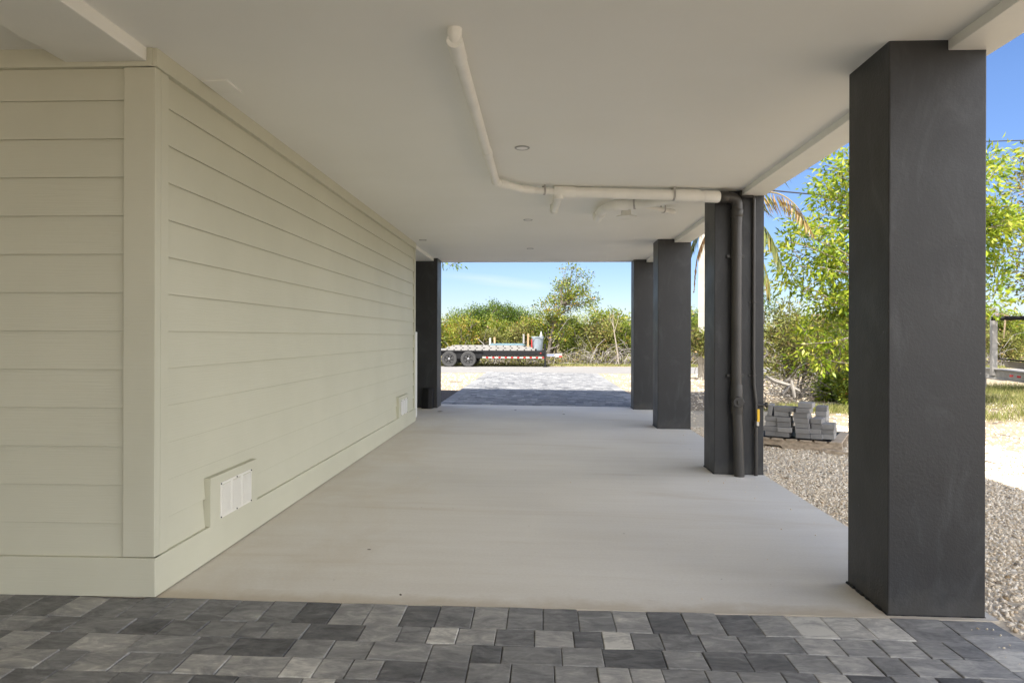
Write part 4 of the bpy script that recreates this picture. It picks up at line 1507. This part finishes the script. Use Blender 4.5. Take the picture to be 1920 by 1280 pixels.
pb = Vector((3.36, 11.3, GZ))
palm = empty('palm_tree', pb, 'palm with drooping browning fronds, its trunk behind the pipe column', 'palm tree')
mb = MB()
mb.tube([pb, pb + Vector((.02, 0, 1.2)), pb + Vector((-.03, 0, 2.2)), pb + Vector((0, 0, 3.15))], [0.14, 0.10, 0.09, 0.08], 12)
mb.build('trunk', M['pale_bark'], palm, smooth=True)
top = pb + Vector((0, 0, 3.15))
Yp = 11.3
fl = [
    ([top, at(1420, 368, Yp), at(1455, 362, Yp - .2), at(1492, 385, Yp - .4), at(1524, 437, Yp - .6)], 0.46, 0.74),
    ([top, at(1405, 400, Yp), at(1432, 425, Yp - .2), at(1452, 458, Yp - .3), at(1466, 505, Yp - .4)], 0.45, 0.28),
    ([top, at(1400, 440, Yp - .2), at(1425, 475, Yp - .4), at(1438, 520, Yp - .5), at(1442, 560, Yp - .5)], 0.4, 0.45),
    ([top, at(1360, 400, Yp + .2), at(1330, 430, Yp + .2), at(1308, 480, Yp + .3), at(1301, 545, Yp + .3)], 0.22, 0.95),
    ([top, at(1370, 380, Yp + .3), at(1330, 400, Yp + .4), at(1305, 440, Yp + .5), at(1292, 480, Yp + .6)], 0.35, 0.35),
    ([top, top + Vector((.3, 1.0, .6)), top + Vector((.6, 1.9, .5)), top + Vector((.8, 2.5, -.2))], 0.5, 0.3),
    ([top, top + Vector((-.5, -.8, .7)), top + Vector((-.9, -1.5, .6)), top + Vector((-1.1, -2.0, .0))], 0.45, 0.3),
    ([top, top + Vector((.2, -.6, .8)), top + Vector((.5, -1.3, 1.2)), top + Vector((1.1, -1.9, 1.2))], 0.5, 0.25),
    ([top, top + Vector((0, .3, .9)), top + Vector((.5, .5, 1.6)), top + Vector((1.1, .6, 1.7))], 0.45, 0.25),
]
for pts, w, tn in fl:
    mb = MB()
    lp = []
    frond(mb, pts, w, tn, lp)
    V, Fc, t = leaf_arrays(np.array([tuple(a[0]) for a in lp]), np.array([tuple(a[1]) for a in lp]), np.array([a[2] for a in lp]), np.full(len(lp), 0.026), np.clip(np.array([a[3] for a in lp]), 0, 1), fold=0.1)
    o_ = len(mb.v)
    mb.v.extend([tuple(x) for x in V]); mb.t.extend(list(t)); mb.f.extend([tuple(f + o_) for f in Fc]); mb.mi.extend([0] * len(Fc))
    mb.build('frond', M['palm'], palm)

# ------------------------------------------------------------------ utility pole, bush, wires
pb = on_z(1316, 711, GZ)
pole = empty('utility_pole', pb, 'square pale concrete utility pole with horizontal joints behind the pipe column', 'utility pole')
mb = MB()
rot = Matrix.Translation((pb.x + 0.10, pb.y + 0.12, GZ)) @ Matrix.Rotation(math.radians(-22), 4, 'Z')
hw = 0.165
for k in range(12):
    z0_ = -0.3 + k * 0.77
    z1_ = z0_ + 0.762
    w_ = hw * (1 - 0.02 * k)
    mb.box(-w_, -w_, z0_, w_, w_, z1_, mat=rot)
    mb.box(-w_ * 0.965, -w_ * 0.965, z1_, w_ * 0.965, w_ * 0.965, z1_ + 0.008, mat=rot)
mb.build('pole_shaft', M['pole'], pole, bevel=0.012)
mb = MB()
mb.box(-0.9, -0.06, 7.0, 0.9, 0.06, 7.15, mat=rot)
mb.build('crossarm', M['oldwood'], pole)
shrub('scrub_bush', pb.x - 0.12, pb.y - 0.25, 1.55, 0.34, 4, 'leaf_scrub', 14, 0.10, 0.09, 0.35, 0.2, 'small leafy climber against the pale utility pole', bare=0.66, thick=0.25)
PXW, PYW = pb.x + 0.1, pb.y + 0.12


def wire(zs, x1, z1, r, label, sag=0.25):
    mb = MB()
    pts = []
    for i in range(25):
        t = i / 24
        pts.append((PXW + (x1 - PXW) * t, PYW + 0.3 * t, zs + (z1 - zs) * t - sag * 4 * t * (1 - t)))
    mb.tube(pts, r, 6)
    o = mb.build('power_line', M['wire'], smooth=True, origin=pts[0])
    return tag(o, label, 'power line', 'overhead lines')


wire(5.80, 34.0, 5.9, 0.022, 'thick overhead cable, lowest of the three lines over the trees', 0.9)
wire(6.45, 34.0, 7.0, 0.011, 'thin middle overhead line between the thick cable and the highest line', 0.8)
wire(7.15, 34.0, 9.2, 0.016, 'wavy highest overhead line against the deep blue sky', 0.9)

# ------------------------------------------------------------------ trailer across the road
TY = 27.9
S = TY / F


def tx(px_):
    return at(px_, 660, TY).x


ZR = GZ + 0.012


def tzp(py_):
    """height for a photo row at the trailer's near side, lifted so the tyres rest on the road edge"""
    return ZR + (687.0 - py_) * S


tr = empty('flatbed_trailer', (tx(920), TY, ZR), 'black twin-axle flatbed trailer with red and white reflective tape parked along the road', 'trailer')
W = 2.05
mb = MB()
mb.box(tx(800), TY + 0.12, tzp(666.5), tx(1022), TY + 0.2, tzp(656.5))
mb.box(tx(800), TY + W - 0.2, tzp(666.5), tx(1022), TY + W - 0.12, tzp(656.5))
mb.box(tx(800), TY + 0.2, tzp(660), tx(1022), TY + W - 0.2, tzp(656.8))
for px_ in (800, 850, 900, 950, 1000, 1019):
    mb.box(tx(px_), TY + 0.2, tzp(666), tx(px_) + 0.06, TY + W - 0.2, tzp(660.2))
mb.box(tx(960), TY + 0.11, tzp(662.6), tx(1020), TY + 0.119, tzp(661.6))
mb.build('chassis', M['black'], tr, bevel=0.006)
mb = MB()
mb.box(tx(902), TY + 0.15, tzp(671), tx(1022), TY + 0.2, tzp(667.2))
mb.build('side_rail', M['black'], tr)
mb = MB()
xa, xb = tx(903.5), tx(1021)
k = 0
nst = 20
for i in range(nst):
    a = xa + (xb - xa) * (i + (0.22 if i % 2 else 0)) / nst
    b = xa + (xb - xa) * (i + (1 if i % 2 else 1.22)) / nst
    mb.box(a, TY + 0.141, tzp(670.8), b, TY + 0.1485, tzp(667.9), mi=i % 2)
mb.build('reflective_tape', [M['white'], M['red']], tr)
for (px_, fy) in ((842, 0), (878, 0), (842, 1), (878, 1)):
    cx = tx(px_)
    R_ = 14.8 * S
    cz = ZR + R_ * 0.985
    y0 = TY + (0.0 if fy == 0 else W - 0.23)
    wh = empty('wheel', (cx, y0, cz), None, None)
    attach(wh, tr)
    mb = MB()
    mb.lathe([(R_ * 0.60, 0.22), (R_ * 0.9, 0.225), (R_, 0.19), (R_, 0.035), (R_ * 0.93, 0.0), (R_ * 0.66, 0.005), (R_ * 0.60, 0.03)], (cx, y0, cz), 'y', 40)
    mb.build('tyre', M['rubber'], wh, smooth=True)
    mb = MB()
    mb.lathe([(R_ * 0.61, 0.19), (R_ * 0.61, 0.02), (R_ * 0.56, 0.015), (R_ * 0.53, 0.07), (0.01, 0.075)], (cx, y0, cz), 'y', 28)
    rd = mb.build('rim', M['rim_dark'], wh, smooth=True)
    mb = MB()
    for s_ in range(6):
        a = s_ * PI / 3 + 0.2
        m_ = Matrix.Translation((cx, y0, cz)) @ Matrix.Rotation(a, 4, 'Y')
        mb.box(0.03, 0.03, -0.02, R_ * 0.52, 0.062, 0.02, mat=m_)
    mb.lathe([(0.055, 0.06), (0.05, 0.015), (0.02, 0.005)], (cx, y0, cz), 'y', 14)
    mb.build('spokes', M['rim'], wh, bevel=0.004)
# fender and spring brackets between the wheels
mb = MB()
mb.box(tx(853), TY + 0.1, tzp(672), tx(866), TY + 0.2, tzp(660))
mb.box(tx(890), TY + 0.1, tzp(671), tx(903), TY + 0.24, tzp(663))
mb.box(tx(815), TY + 0.05, tzp(658.8), tx(905), TY + 0.24, tzp(656.9))
mb.tube([(tx(842), TY + 0.1, tzp(672)), (tx(842), TY + W - .1, tzp(672))], 0.04, 8)
mb.tube([(tx(878), TY + 0.1, tzp(672)), (tx(878), TY + W - .1, tzp(672))], 0.04, 8)
mb.build('axle', M['black'], tr, bevel=0.004)
mb = MB()
cy_ = TY + W / 2
mb.box(tx(1019), TY + 0.15, tzp(668), tx(1041), TY + 0.26, tzp(661.5))
mb.add([(tx(1040), TY + 0.15, tzp(667.5)), (tx(1040), TY + 0.26, tzp(667.5)), (tx(1050), TY + 0.9, tzp(666)), (tx(1050), TY + 1.0, tzp(666)),
        (tx(1040), TY + 0.15, tzp(661.8)), (tx(1040), TY + 0.26, tzp(661.8)), (tx(1050), TY + 0.9, tzp(662)), (tx(1050), TY + 1.0, tzp(662))],
       [(0, 1, 3, 2), (4, 6, 7, 5), (0, 2, 6, 4), (1, 5, 7, 3), (0, 4, 5, 1), (2, 3, 7, 6)])
mb.build('tongue', M['black'], tr, bevel=0.004)
mb = MB()
mb.box(tx(1023), TY + 0.141, tzp(667.2), tx(1041), TY + 0.147, tzp(662.2), mi=0)
mb.box(tx(1026), TY + 0.138, tzp(665.6), tx(1039), TY + 0.1405, tzp(663.8), mi=1)
mb.build('name_plate', [M['white'], M['navy']], tr)
mb = MB()
mb.box(tx(1041.5), TY + 0.10, tzp(668), tx(1053.5), TY + 0.2, tzp(661.5), mi=0)
mb.box(tx(1048), TY + 0.094, tzp(668.2), tx(1054), TY + 0.099, tzp(665.5), mi=1)
mb.build('coupler', [M['white'], M['red']], tr)
mb = MB()
mb.box(tx(1020.3), TY + 0.05, ZR, tx(1024), TY + 0.13, tzp(643))
mb.box(tx(1018.5), TY + 0.02, ZR, tx(1026), TY + 0.16, ZR + 0.03)
mb.build('jack_stand', M['black'], tr, bevel=0.004)
for px_ in (1013, 1010):
    pass
mb = MB()
mb.box(tx(1012.5), TY + 0.1, tzp(662), tx(1015), TY + 0.118, tzp(660))
mb.build('side_marker', M['red'], tr)


# cargo on the trailer
def long_box(name, px0, px1, py0, py1, y0, y1, mat, label, cat, holes=0, group=None, taper=0.0):
    mb = MB()
    x0, x1 = tx(px0), tx(px1)
    z0, z1 = tzp(py1), tzp(py0)
    mb.prism([(x0, z0), (x1, z0), (x1 - taper, z1), (x0 + taper * 0.3, z1)], 'y', y0, y1)
    root = mb.build(name, M[mat], bevel=0.005)
    tag(root, label, cat, group)
    if holes:
        for k in range(holes):
            x = x0 + (x1 - x0) * (k + 0.5) / holes
            hb = MB()
            hb.box(x - 0.026, y0 - 0.006, (z0 + z1) / 2 - 0.019, x + 0.026, y0 - 0.001, (z0 + z1) / 2 + 0.019)
            hb.build('bolt_hole', M['void'], root)  # dark plate on the face, standing in for the shade inside a hole
    return root


GA = 'aluminium beams stacked on the trailer'
long_box('metal_beam', 818, 1003, 653.2, 656.4, TY + 0.10, TY + 0.75, 'alum', 'lowest pale aluminium beam on the trailer deck, holes along its edge', 'beam', 14, GA)
long_box('metal_beam', 834, 1006, 649.8, 653.0, TY + 0.22, TY + 0.95, 'alum', 'second pale perforated beam from the deck, resting on the lowest one', 'beam', 13, GA, 0.25)
long_box('metal_beam', 842, 990, 646.8, 649.6, TY + 0.40, TY + 1.2, 'alum', 'uppermost pale perforated beam, under the blue-grey sheet', 'beam', 11, GA, 0.3)
long_box('metal_sheet', 916, 985, 643.2, 646.6, TY + 0.55, TY + 1.3, 'bluepanel', 'blue-grey metal sheet lying on top of the aluminium beams', 'sheet', 0, None, 0.15)
for (px_, ya, yb, mat, lab) in ((916.5, 632.5, 646.6, 'white', 'short white post at the left end of the blue-grey sheet'), (925.2, 631.2, 643.2, 'wood', 'short raw timber stake beside the left white post'),
                                (981, 625.2, 643.2, 'alum', 'tall grey post at the right end of the blue-grey sheet'), (989.3, 624.0, 649.6, 'wood', 'tall raw timber stake next to the grey bin')):
    mb = MB()
    x0 = tx(px_) - 0.035
    mb.box(x0, TY + 0.6, tzp(yb), x0 + 0.075, TY + 0.7, tzp(ya))
    o = mb.build('upright_stake', M[mat], bevel=0.006, origin=(x0, TY + 0.6, tzp(yb)))
    o.rotation_euler = (0, random.uniform(-.03, .03), 0)
    tag(o, lab, 'stake', 'stakes on the trailer load')
# bin: tapered, ribbed, rim, handles
bx_, by_ = tx(1008), TY + 0.50
zb0, zb1 = tzp(656.4), tzp(629.5)
bn = empty('trash_bin', (bx_, by_, zb0), 'grey round plastic bin standing at the front of the trailer deck', 'bin')
mb = MB()
hb = zb1 - zb0
mb.lathe([(0.01, 0.0), (0.185, 0.0), (0.245, hb - 0.05), (0.265, hb - 0.05), (0.265, hb), (0.245, hb), (0.19, 0.03), (0.01, 0.03)], (bx_, by_, zb0), 'z', 28)
mb.build('bin_body', M['binplastic'], bn, smooth=True)
for s_ in (-1, 1):
    mb = MB()
    a = -0.9 if s_ < 0 else PI + 0.9
    cx, cy = bx_ + 0.25 * math.cos(a), by_ + 0.25 * math.sin(a)
    mb.tube([(cx - .06, cy - .01, zb1 - .09), (cx - .05, cy - .04, zb1 - .07), (cx + .05, cy - .04, zb1 - .07), (cx + .06, cy - .01, zb1 - .09)], 0.012, 8)
    mb.build('handle', M['binplastic'], bn, smooth=True)
mb = MB()
mb.prism([(tx(995.6), tzp(651)), (tx(998.2), tzp(651)), (tx(997.6), tzp(634)), (tx(995.4), tzp(636))], 'y', TY + 0.30, TY + 0.38)
tag(mb.build('red_flap', M['red'], bevel=0.004), 'red plastic piece hanging against the left of the grey bin', 'flap')
mb = MB()
cx_, cy_ = tx(1014.5), by_ - 0.1
mb.lathe([(0.005, 0.0), (0.075, 0.0), (0.06, 0.03), (0.035, 0.15), (0.012, 0.23), (0.004, 0.24)], (cx_, cy_, zb1 - 0.02), 'z', 14)
tag(mb.build('white_cone', M['white'], smooth=True, origin=(cx_, cy_, zb1)), 'pointed white cone sticking out of the grey bin', 'cone')

# ------------------------------------------------------------------ parked off-road vehicle glimpsed by the pole
vx, vy = at(1299, 650, 30.4).x, 30.4
car = empty('parked_vehicle', (vx + 0.5, vy, GZ), 'dark off-road vehicle with a spare wheel on its back, glimpsed left of the pale pole', 'car')
mb = MB()
mb.prism([(vx - 0.25, 0.42), (vx + 1.3, 0.42), (vx + 1.34, 0.95), (vx + 1.22, 1.02), (vx + 1.12, 1.55), (vx - 0.02, 1.55), (vx - 0.15, 1.02), (vx - 0.28, 0.95)], 'y', vy + 0.02, vy + 2.6)
mb.prism([(vx - 0.26, 0.42), (vx + 1.31, 0.42), (vx + 1.33, 0.95), (vx - 0.27, 0.95)], 'y', vy + 2.6, vy + 3.7)
mb.build('body', M['black'], car, bevel=0.04)
mb = MB()
mb.box(vx + 0.02, vy, 1.05, vx + 1.05, vy + 0.018, 1.45)
mb.build('rear_window', M['void'], car)
mb = MB()
mb.box(vx - 0.28, vy - 0.12, 0.42, vx + 1.34, vy + 0.02, 0.56)
mb.build('bumper', M['binplastic'], car, bevel=0.02)


def small_wheel(name, c, r, axis, parent):
    wh = empty(name, c, None, None)
    attach(wh, parent)
    mb = MB()
    mb.lathe([(r * .58, -.1), (r * .92, -.11), (r, -.08), (r, .08), (r * .92, .11), (r * .58, .1)], c, axis, 26)
    mb.build('tyre', M['rubber'], wh, smooth=True)
    mb = MB()
    mb.lathe([(r * .58, -.06), (r * .5, -.085), (r * .2, -.07), (r * .1, -.1), (r * .1, .1), (r * .58, .06)], c, axis, 20)
    mb.build('rim', M['rim'], wh, smooth=True)


small_wheel('spare_wheel', (vx + 0.05, vy - 0.13, 0.92), 0.36, 'y', car)
for (a, b) in ((-0.2, 0.5), (1.26, 0.5), (-0.2, 3.1), (1.26, 3.1)):
    small_wheel('wheel', (vx + a, vy + b, GZ + 0.38), 0.38, 'x', car)
mb = MB()
mb.box(vx - 0.22, vy - 0.012, 0.7, vx - 0.12, vy + 0.015, 0.88)
mb.build('tail_light', M['red'], car)

# ------------------------------------------------------------------ boat trailer at the right edge
BY = 16.2
P_ = lambda px_, py_, dy=0.0: at(px_, py_, BY + dy)
bt = empty('boat_trailer', on_z(1890, 730, GZ), 'aluminium boat trailer with upright post and black guide pole, right of the nearest column', 'boat trailer')
mb = MB()
a0, a1 = P_(1838, 686, 1.2), P_(1990, 722, -1.0)
b0, b1 = P_(1838, 703, 1.2), P_(1990, 744, -1.0)
for (dz0, dz1, th) in ((0, 0.03, .07), (1, 1, 0)):
    pass
def ibeam(pa, pb_, h, w):
    d = (pb_ - pa).normalized()
    s_ = d.cross(Vector((0, 0, 1))).normalized()
    mb = MB()
    for (hz0, hz1, hw_) in ((-h, -h + .022, w), (-h + .022, -.022, .012), (-.022, 0, w)):
        vs = []
        for p in (pa, pb_):
            for sx_ in (-hw_, hw_):
                for hz in (hz0, hz1):
                    vs.append(p + s_ * sx_ + Vector((0, 0, hz)))
        mb.add(vs, [(0, 1, 3, 2), (4, 6, 7, 5), (0, 4, 5, 1), (2, 3, 7, 6), (0, 2, 6, 4), (1, 5, 7, 3)])
    return mb


ibeam(P_(1836, 687, .9), P_(1975, 704, -.9), 0.24, 0.06).build('main_beam', M['alum'], bt)
ibeam(P_(1836, 687, .9) + Vector((.3, 2.0, 0)), P_(1975, 704, -.9) + Vector((.3, 2.0, 0)), 0.24, 0.06).build('main_beam', M['alum'], bt)
mb = MB()
p0, p1 = P_(1863, 688, .5), P_(1866, 578, .5)
mb.box(p0.x - .06, p0.y - .05, p0.z - .2, p0.x + .06, p0.y + .05, p1.z - 0.22)
mb.prism([(p0.x - .06, p1.z - 0.22), (p0.x + .10, p1.z - 0.26), (p0.x + .13, p1.z - .22), (p0.x + .05, p1.z), (p0.x + .01, p1.z + .02)], 'y', p0.y - .04, p0.y + .04)
mb.build('upright_post', M['alum'], bt, bevel=0.005)
mb = MB()
mb.tube([P_(1858, 597, .35), P_(2040, 594, -.6)], 0.05, 14)
mb.build('guide_pole', M['black'], bt, smooth=True)
mb = MB()
for k in range(3):
    c = P_(1886 + k * 1.6, 596, .25)
    mb.lathe([(0.053, -.01), (0.066, -.006), (0.066, .006), (0.053, .01)], c, 'x', 14)
c = P_(1880, 600, .2)
mb.tube([c + Vector((0.02, -.05, .0)), c + Vector((.01, -.06, -.15)), c + Vector((0, -.055, -.28)), c + Vector((-.01, -.05, -.42))], [.018, .02, .016, .01], 8)
mb.tube([P_(1868, 590, .3), P_(1878, 588, .2), P_(1887, 592, .2)], 0.014, 8)
mb.build('rope', M['rope'], bt, smooth=True)
mb = MB()
f0, f1 = P_(1878, 672, -.1), P_(1985, 680, -.7)
d = (f1 - f0)
mb.add([f0 + Vector((0, 0, 0)), f1, f1 + Vector((0, .28, 0)), f0 + Vector((.1, .28, 0)), f0 + Vector((0.02, 0, -.03)), f1 + Vector((0, 0, -.05)), f1 + Vector((0, .28, -.05)), f0 + Vector((.1, .28, -.03))],
       [(0, 1, 2, 3), (7, 6, 5, 4), (0, 4, 5, 1), (1, 5, 6, 2), (2, 6, 7, 3), (3, 7, 4, 0)])
mb.build('fender', M['black'], bt, bevel=0.008)
mb = MB()
h0, h1 = P_(1888, 675, 0), P_(1985, 684, -.55)
mb.add([h0 + Vector((0, 0, -.02)), h1 + Vector((0, 0, -.02)), h1 + Vector((0, .2, -.02)), h0 + Vector((0.02, .2, -.02)), h0 + Vector((.08, .02, -.17)), h1 + Vector((0, .02, -.19)), h1 + Vector((0, .2, -.19)), h0 + Vector((.1, .2, -.17))],
       [(0, 1, 2, 3), (7, 6, 5, 4), (0, 4, 5, 1), (1, 5, 6, 2), (2, 6, 7, 3), (3, 7, 4, 0)])
mb.build('fender_bracket', M['alum'], bt, bevel=0.008)
for px_ in (1896, 1910):
    c = P_(px_, 704.5 + (px_ - 1896) * 0.13, -.25)
    mb = MB()
    mb.box(c.x - .042, c.y - .012, c.z - .024, c.x + .042, c.y, c.z + .024)
    mb.build('reflector', M['red'], bt, bevel=0.004)
# wheel under the trailer, rests on the grass
small_wheel('wheel', (P_(1960, 700, -.6).x, P_(1960, 700, -.6).y + 0.15, GZ + 0.3), 0.3, 'y', bt)
mb = MB()
q = P_(1846, 690, .8)
mb.box(q.x - .03, q.y - .03, GZ, q.x + .03, q.y + .03, q.z)
mb.build('stand_leg', M['alum'], bt)

# ------------------------------------------------------------------ litter on the concrete
for (px_, py_, s_, lab) in ((825, 772, 0.05, 'curled dry dark leaf on the slab near the black column'), (966, 769, 0.03, 'small dry leaf on the far slab left of centre'), (1057, 777, 0.03, 'small dry leaf on the far slab right of centre'),
                            (751, 1116, 0.012, 'tiny dark crumb on the slab just above the paver edge'), (692, 1031, 0.012, 'tiny dark crumb in the middle of the slab')):
    p = on_z(px_, py_, 0.0)
    p = on_z(px_, py_, tz(p.x))
    mb = MB()
    k = 6
    vs, fs = [], []
    for i in range(k + 1):
        t = i / k
        w = 0.45 * s_ * math.sin(PI * min(0.98, t + 0.02))
        c = s_ * (t - .5) * 2
        for sgn in (-1, 0, 1):
            vs.append((c, sgn * w, 0.004 + 0.5 * s_ * (t - .5) ** 2 + abs(sgn) * 0.35 * w))
    for i in range(k):
        for j in range(2):
            a = i * 3 + j
            fs.append((a, a + 1, a + 4, a + 3))
    mb.add(vs, fs)
    o = mb.build('fallen_leaf', M['bark'])
    sd = o.modifiers.new('thick', 'SOLIDIFY')
    sd.thickness = 0.001
    o.location = p
    o.rotation_euler = (0, 0, random.uniform(0, 6))
    tag(o, lab, 'leaf')

# ------------------------------------------------------------------ sun, sky, camera
EL, AZ = math.radians(55), math.radians(25)        # shadows point this far right of straight ahead
SUN_E, SKY_S, EXPO = 3.4, 0.075, 1.80
sd_ = Vector((math.sin(AZ) * math.cos(EL), math.cos(AZ) * math.cos(EL), -math.sin(EL)))   # direction light travels
L = bpy.data.lights.new('sun', 'SUN')
L.energy = SUN_E
L.angle = math.radians(0.5)
L.color = (1.0, 0.95, 0.87)
lo = bpy.data.objects.new('sun', L)
lo.rotation_euler = sd_.to_track_quat('-Z', 'Y').to_euler()
lo.location = (-10, -20, 30)
COL.objects.link(lo)

w = bpy.data.worlds.new('World')
sc.world = w
w.use_nodes = True
nt = w.node_tree
bg = nt.nodes['Background']
sky = N(nt, 'ShaderNodeTexSky', sky_type='NISHITA')
sky.sun_disc = False
sky.sun_elevation = EL
sky.sun_rotation = math.atan2(-sd_.x, -sd_.y)
sky.altitude = 0
sky.air_density = 1.0
sky.dust_density = 0.0
sky.ozone_density = 2.0
tc = N(nt, 'ShaderNodeTexCoord')
sx = N(nt, 'ShaderNodeSeparateXYZ')
nt.links.new(tc.outputs['Generated'], sx.inputs[0])
u = math_n(nt, 'DIVIDE', sx.outputs['X'], math_n(nt, 'MAXIMUM', sx.outputs['Y'], 0.05))
v = math_n(nt, 'DIVIDE', sx.outputs['Z'], math_n(nt, 'MAXIMUM', sx.outputs['Y'], 0.05))
# one thin streak of high cloud over the far opening: v = a + b*u
n1 = N(nt, 'ShaderNodeTexNoise')
cb = N(nt, 'ShaderNodeCombineXYZ')
nt.links.new(math_n(nt, 'MULTIPLY', u, 6.0), cb.inputs[0])
nt.links.new(math_n(nt, 'MULTIPLY', v, 60.0), cb.inputs[1])
nt.links.new(cb.outputs[0], n1.inputs['Vector'])
n1.inputs['Scale'].default_value = 1.5
n1.inputs['Detail'].default_value = 6
line = math_n(nt, 'SUBTRACT', v, math_n(nt, 'ADD', math_n(nt, 'MULTIPLY', u, -0.115), 0.0745))
dl = math_n(nt, 'ABSOLUTE', math_n(nt, 'ADD', line, math_n(nt, 'MULTIPLY', math_n(nt, 'SUBTRACT', n1.outputs['Fac'], 0.5), 0.010)))
core = math_n(nt, 'SUBTRACT', 1.0, math_n(nt, 'DIVIDE', dl, 0.0085), True)
ends = math_n(nt, 'MULTIPLY', math_n(nt, 'MULTIPLY', math_n(nt, 'ADD', u, 0.17), 12.0, True), math_n(nt, 'MULTIPLY', math_n(nt, 'SUBTRACT', 0.025, u), 30.0, True))
m1 = math_n(nt, 'MULTIPLY', math_n(nt, 'MULTIPLY', core, ends), 0.30)
n2 = noise(nt, tc.outputs['Generated'], 3.0, 6, 0.6, 0.6)
wisp = math_n(nt, 'MULTIPLY', math_n(nt, 'SUBTRACT', n2, 0.55), 0.35, True)
m2 = math_n(nt, 'MAXIMUM', m1, wisp)
hs = N(nt, 'ShaderNodeHueSaturation')
hs.inputs['Saturation'].default_value = 1.2
nt.links.new(sky.outputs[0], hs.inputs['Color'])
hz = ramp(nt, sx.outputs['Z'], [(0.0, (0.39, 0.425, 0.54)), (0.10, (0.48, 0.485, 0.62)), (0.30, (0.72, 0.63, 0.71)), (0.5, (0.74, 0.64, 0.70))])
skyc = mix(nt, 1.0, hs.outputs[0], hz, 'MULTIPLY')
skyc = mix(nt, m2, skyc, (3.9, 4.2, 4.5))
# bright clouds added out of view to fill the interior; the sky ahead stays clear
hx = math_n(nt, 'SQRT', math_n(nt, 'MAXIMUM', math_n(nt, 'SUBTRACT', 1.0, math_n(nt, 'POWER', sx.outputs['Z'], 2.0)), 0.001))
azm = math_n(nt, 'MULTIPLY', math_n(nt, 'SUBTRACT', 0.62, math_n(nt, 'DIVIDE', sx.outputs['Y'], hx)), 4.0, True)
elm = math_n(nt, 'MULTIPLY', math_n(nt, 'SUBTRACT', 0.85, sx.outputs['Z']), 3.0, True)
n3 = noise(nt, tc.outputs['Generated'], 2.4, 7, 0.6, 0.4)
fill_cloud = math_n(nt, 'MULTIPLY', math_n(nt, 'SUBTRACT', n3, 0.42), 7.0, True)
fill_cloud = math_n(nt, 'MULTIPLY', math_n(nt, 'MULTIPLY', fill_cloud, azm), elm)
skyc = mix(nt, fill_cloud, skyc, (18.0, 17.6, 17.1))
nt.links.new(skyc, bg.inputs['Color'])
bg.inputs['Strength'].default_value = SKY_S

cam = bpy.data.cameras.new('camera')
co = bpy.data.objects.new('camera', cam)
COL.objects.link(co)
cam.sensor_width = 36
cam.sensor_fit = 'HORIZONTAL'
cam.lens = F / 1920 * 36
cam.shift_y = (HY - 640) / 1920
cam.clip_end = 2000
cam.clip_start = 0.05
fwd = Vector((-math.sin(TH), math.cos(TH), 0))
r0 = Vector((math.cos(TH), math.sin(TH), 0))
u0 = Vector((0, 0, 1))
rt = r0 * math.cos(ROLL) + u0 * math.sin(ROLL)
up = u0 * math.cos(ROLL) - r0 * math.sin(ROLL)
co.matrix_world = Matrix(((rt.x, up.x, -fwd.x, 0), (rt.y, up.y, -fwd.y, 0), (rt.z, up.z, -fwd.z, CH), (0, 0, 0, 1)))
sc.camera = co

vs_ = sc.view_settings
vs_.view_transform = 'Standard'
vs_.look = 'None'
vs_.exposure = EXPO
vs_.gamma = 1
sc.render.engine = 'CYCLES'
cy = sc.cycles
cy.max_bounces = 10
cy.diffuse_bounces = 6
cy.glossy_bounces = 4
cy.transmission_bounces = 4
cy.use_denoising = True
try:
    cy.denoiser = 'OPENIMAGEDENOISE'
except Exception:
    pass
cy.sample_clamp_indirect = 8.0
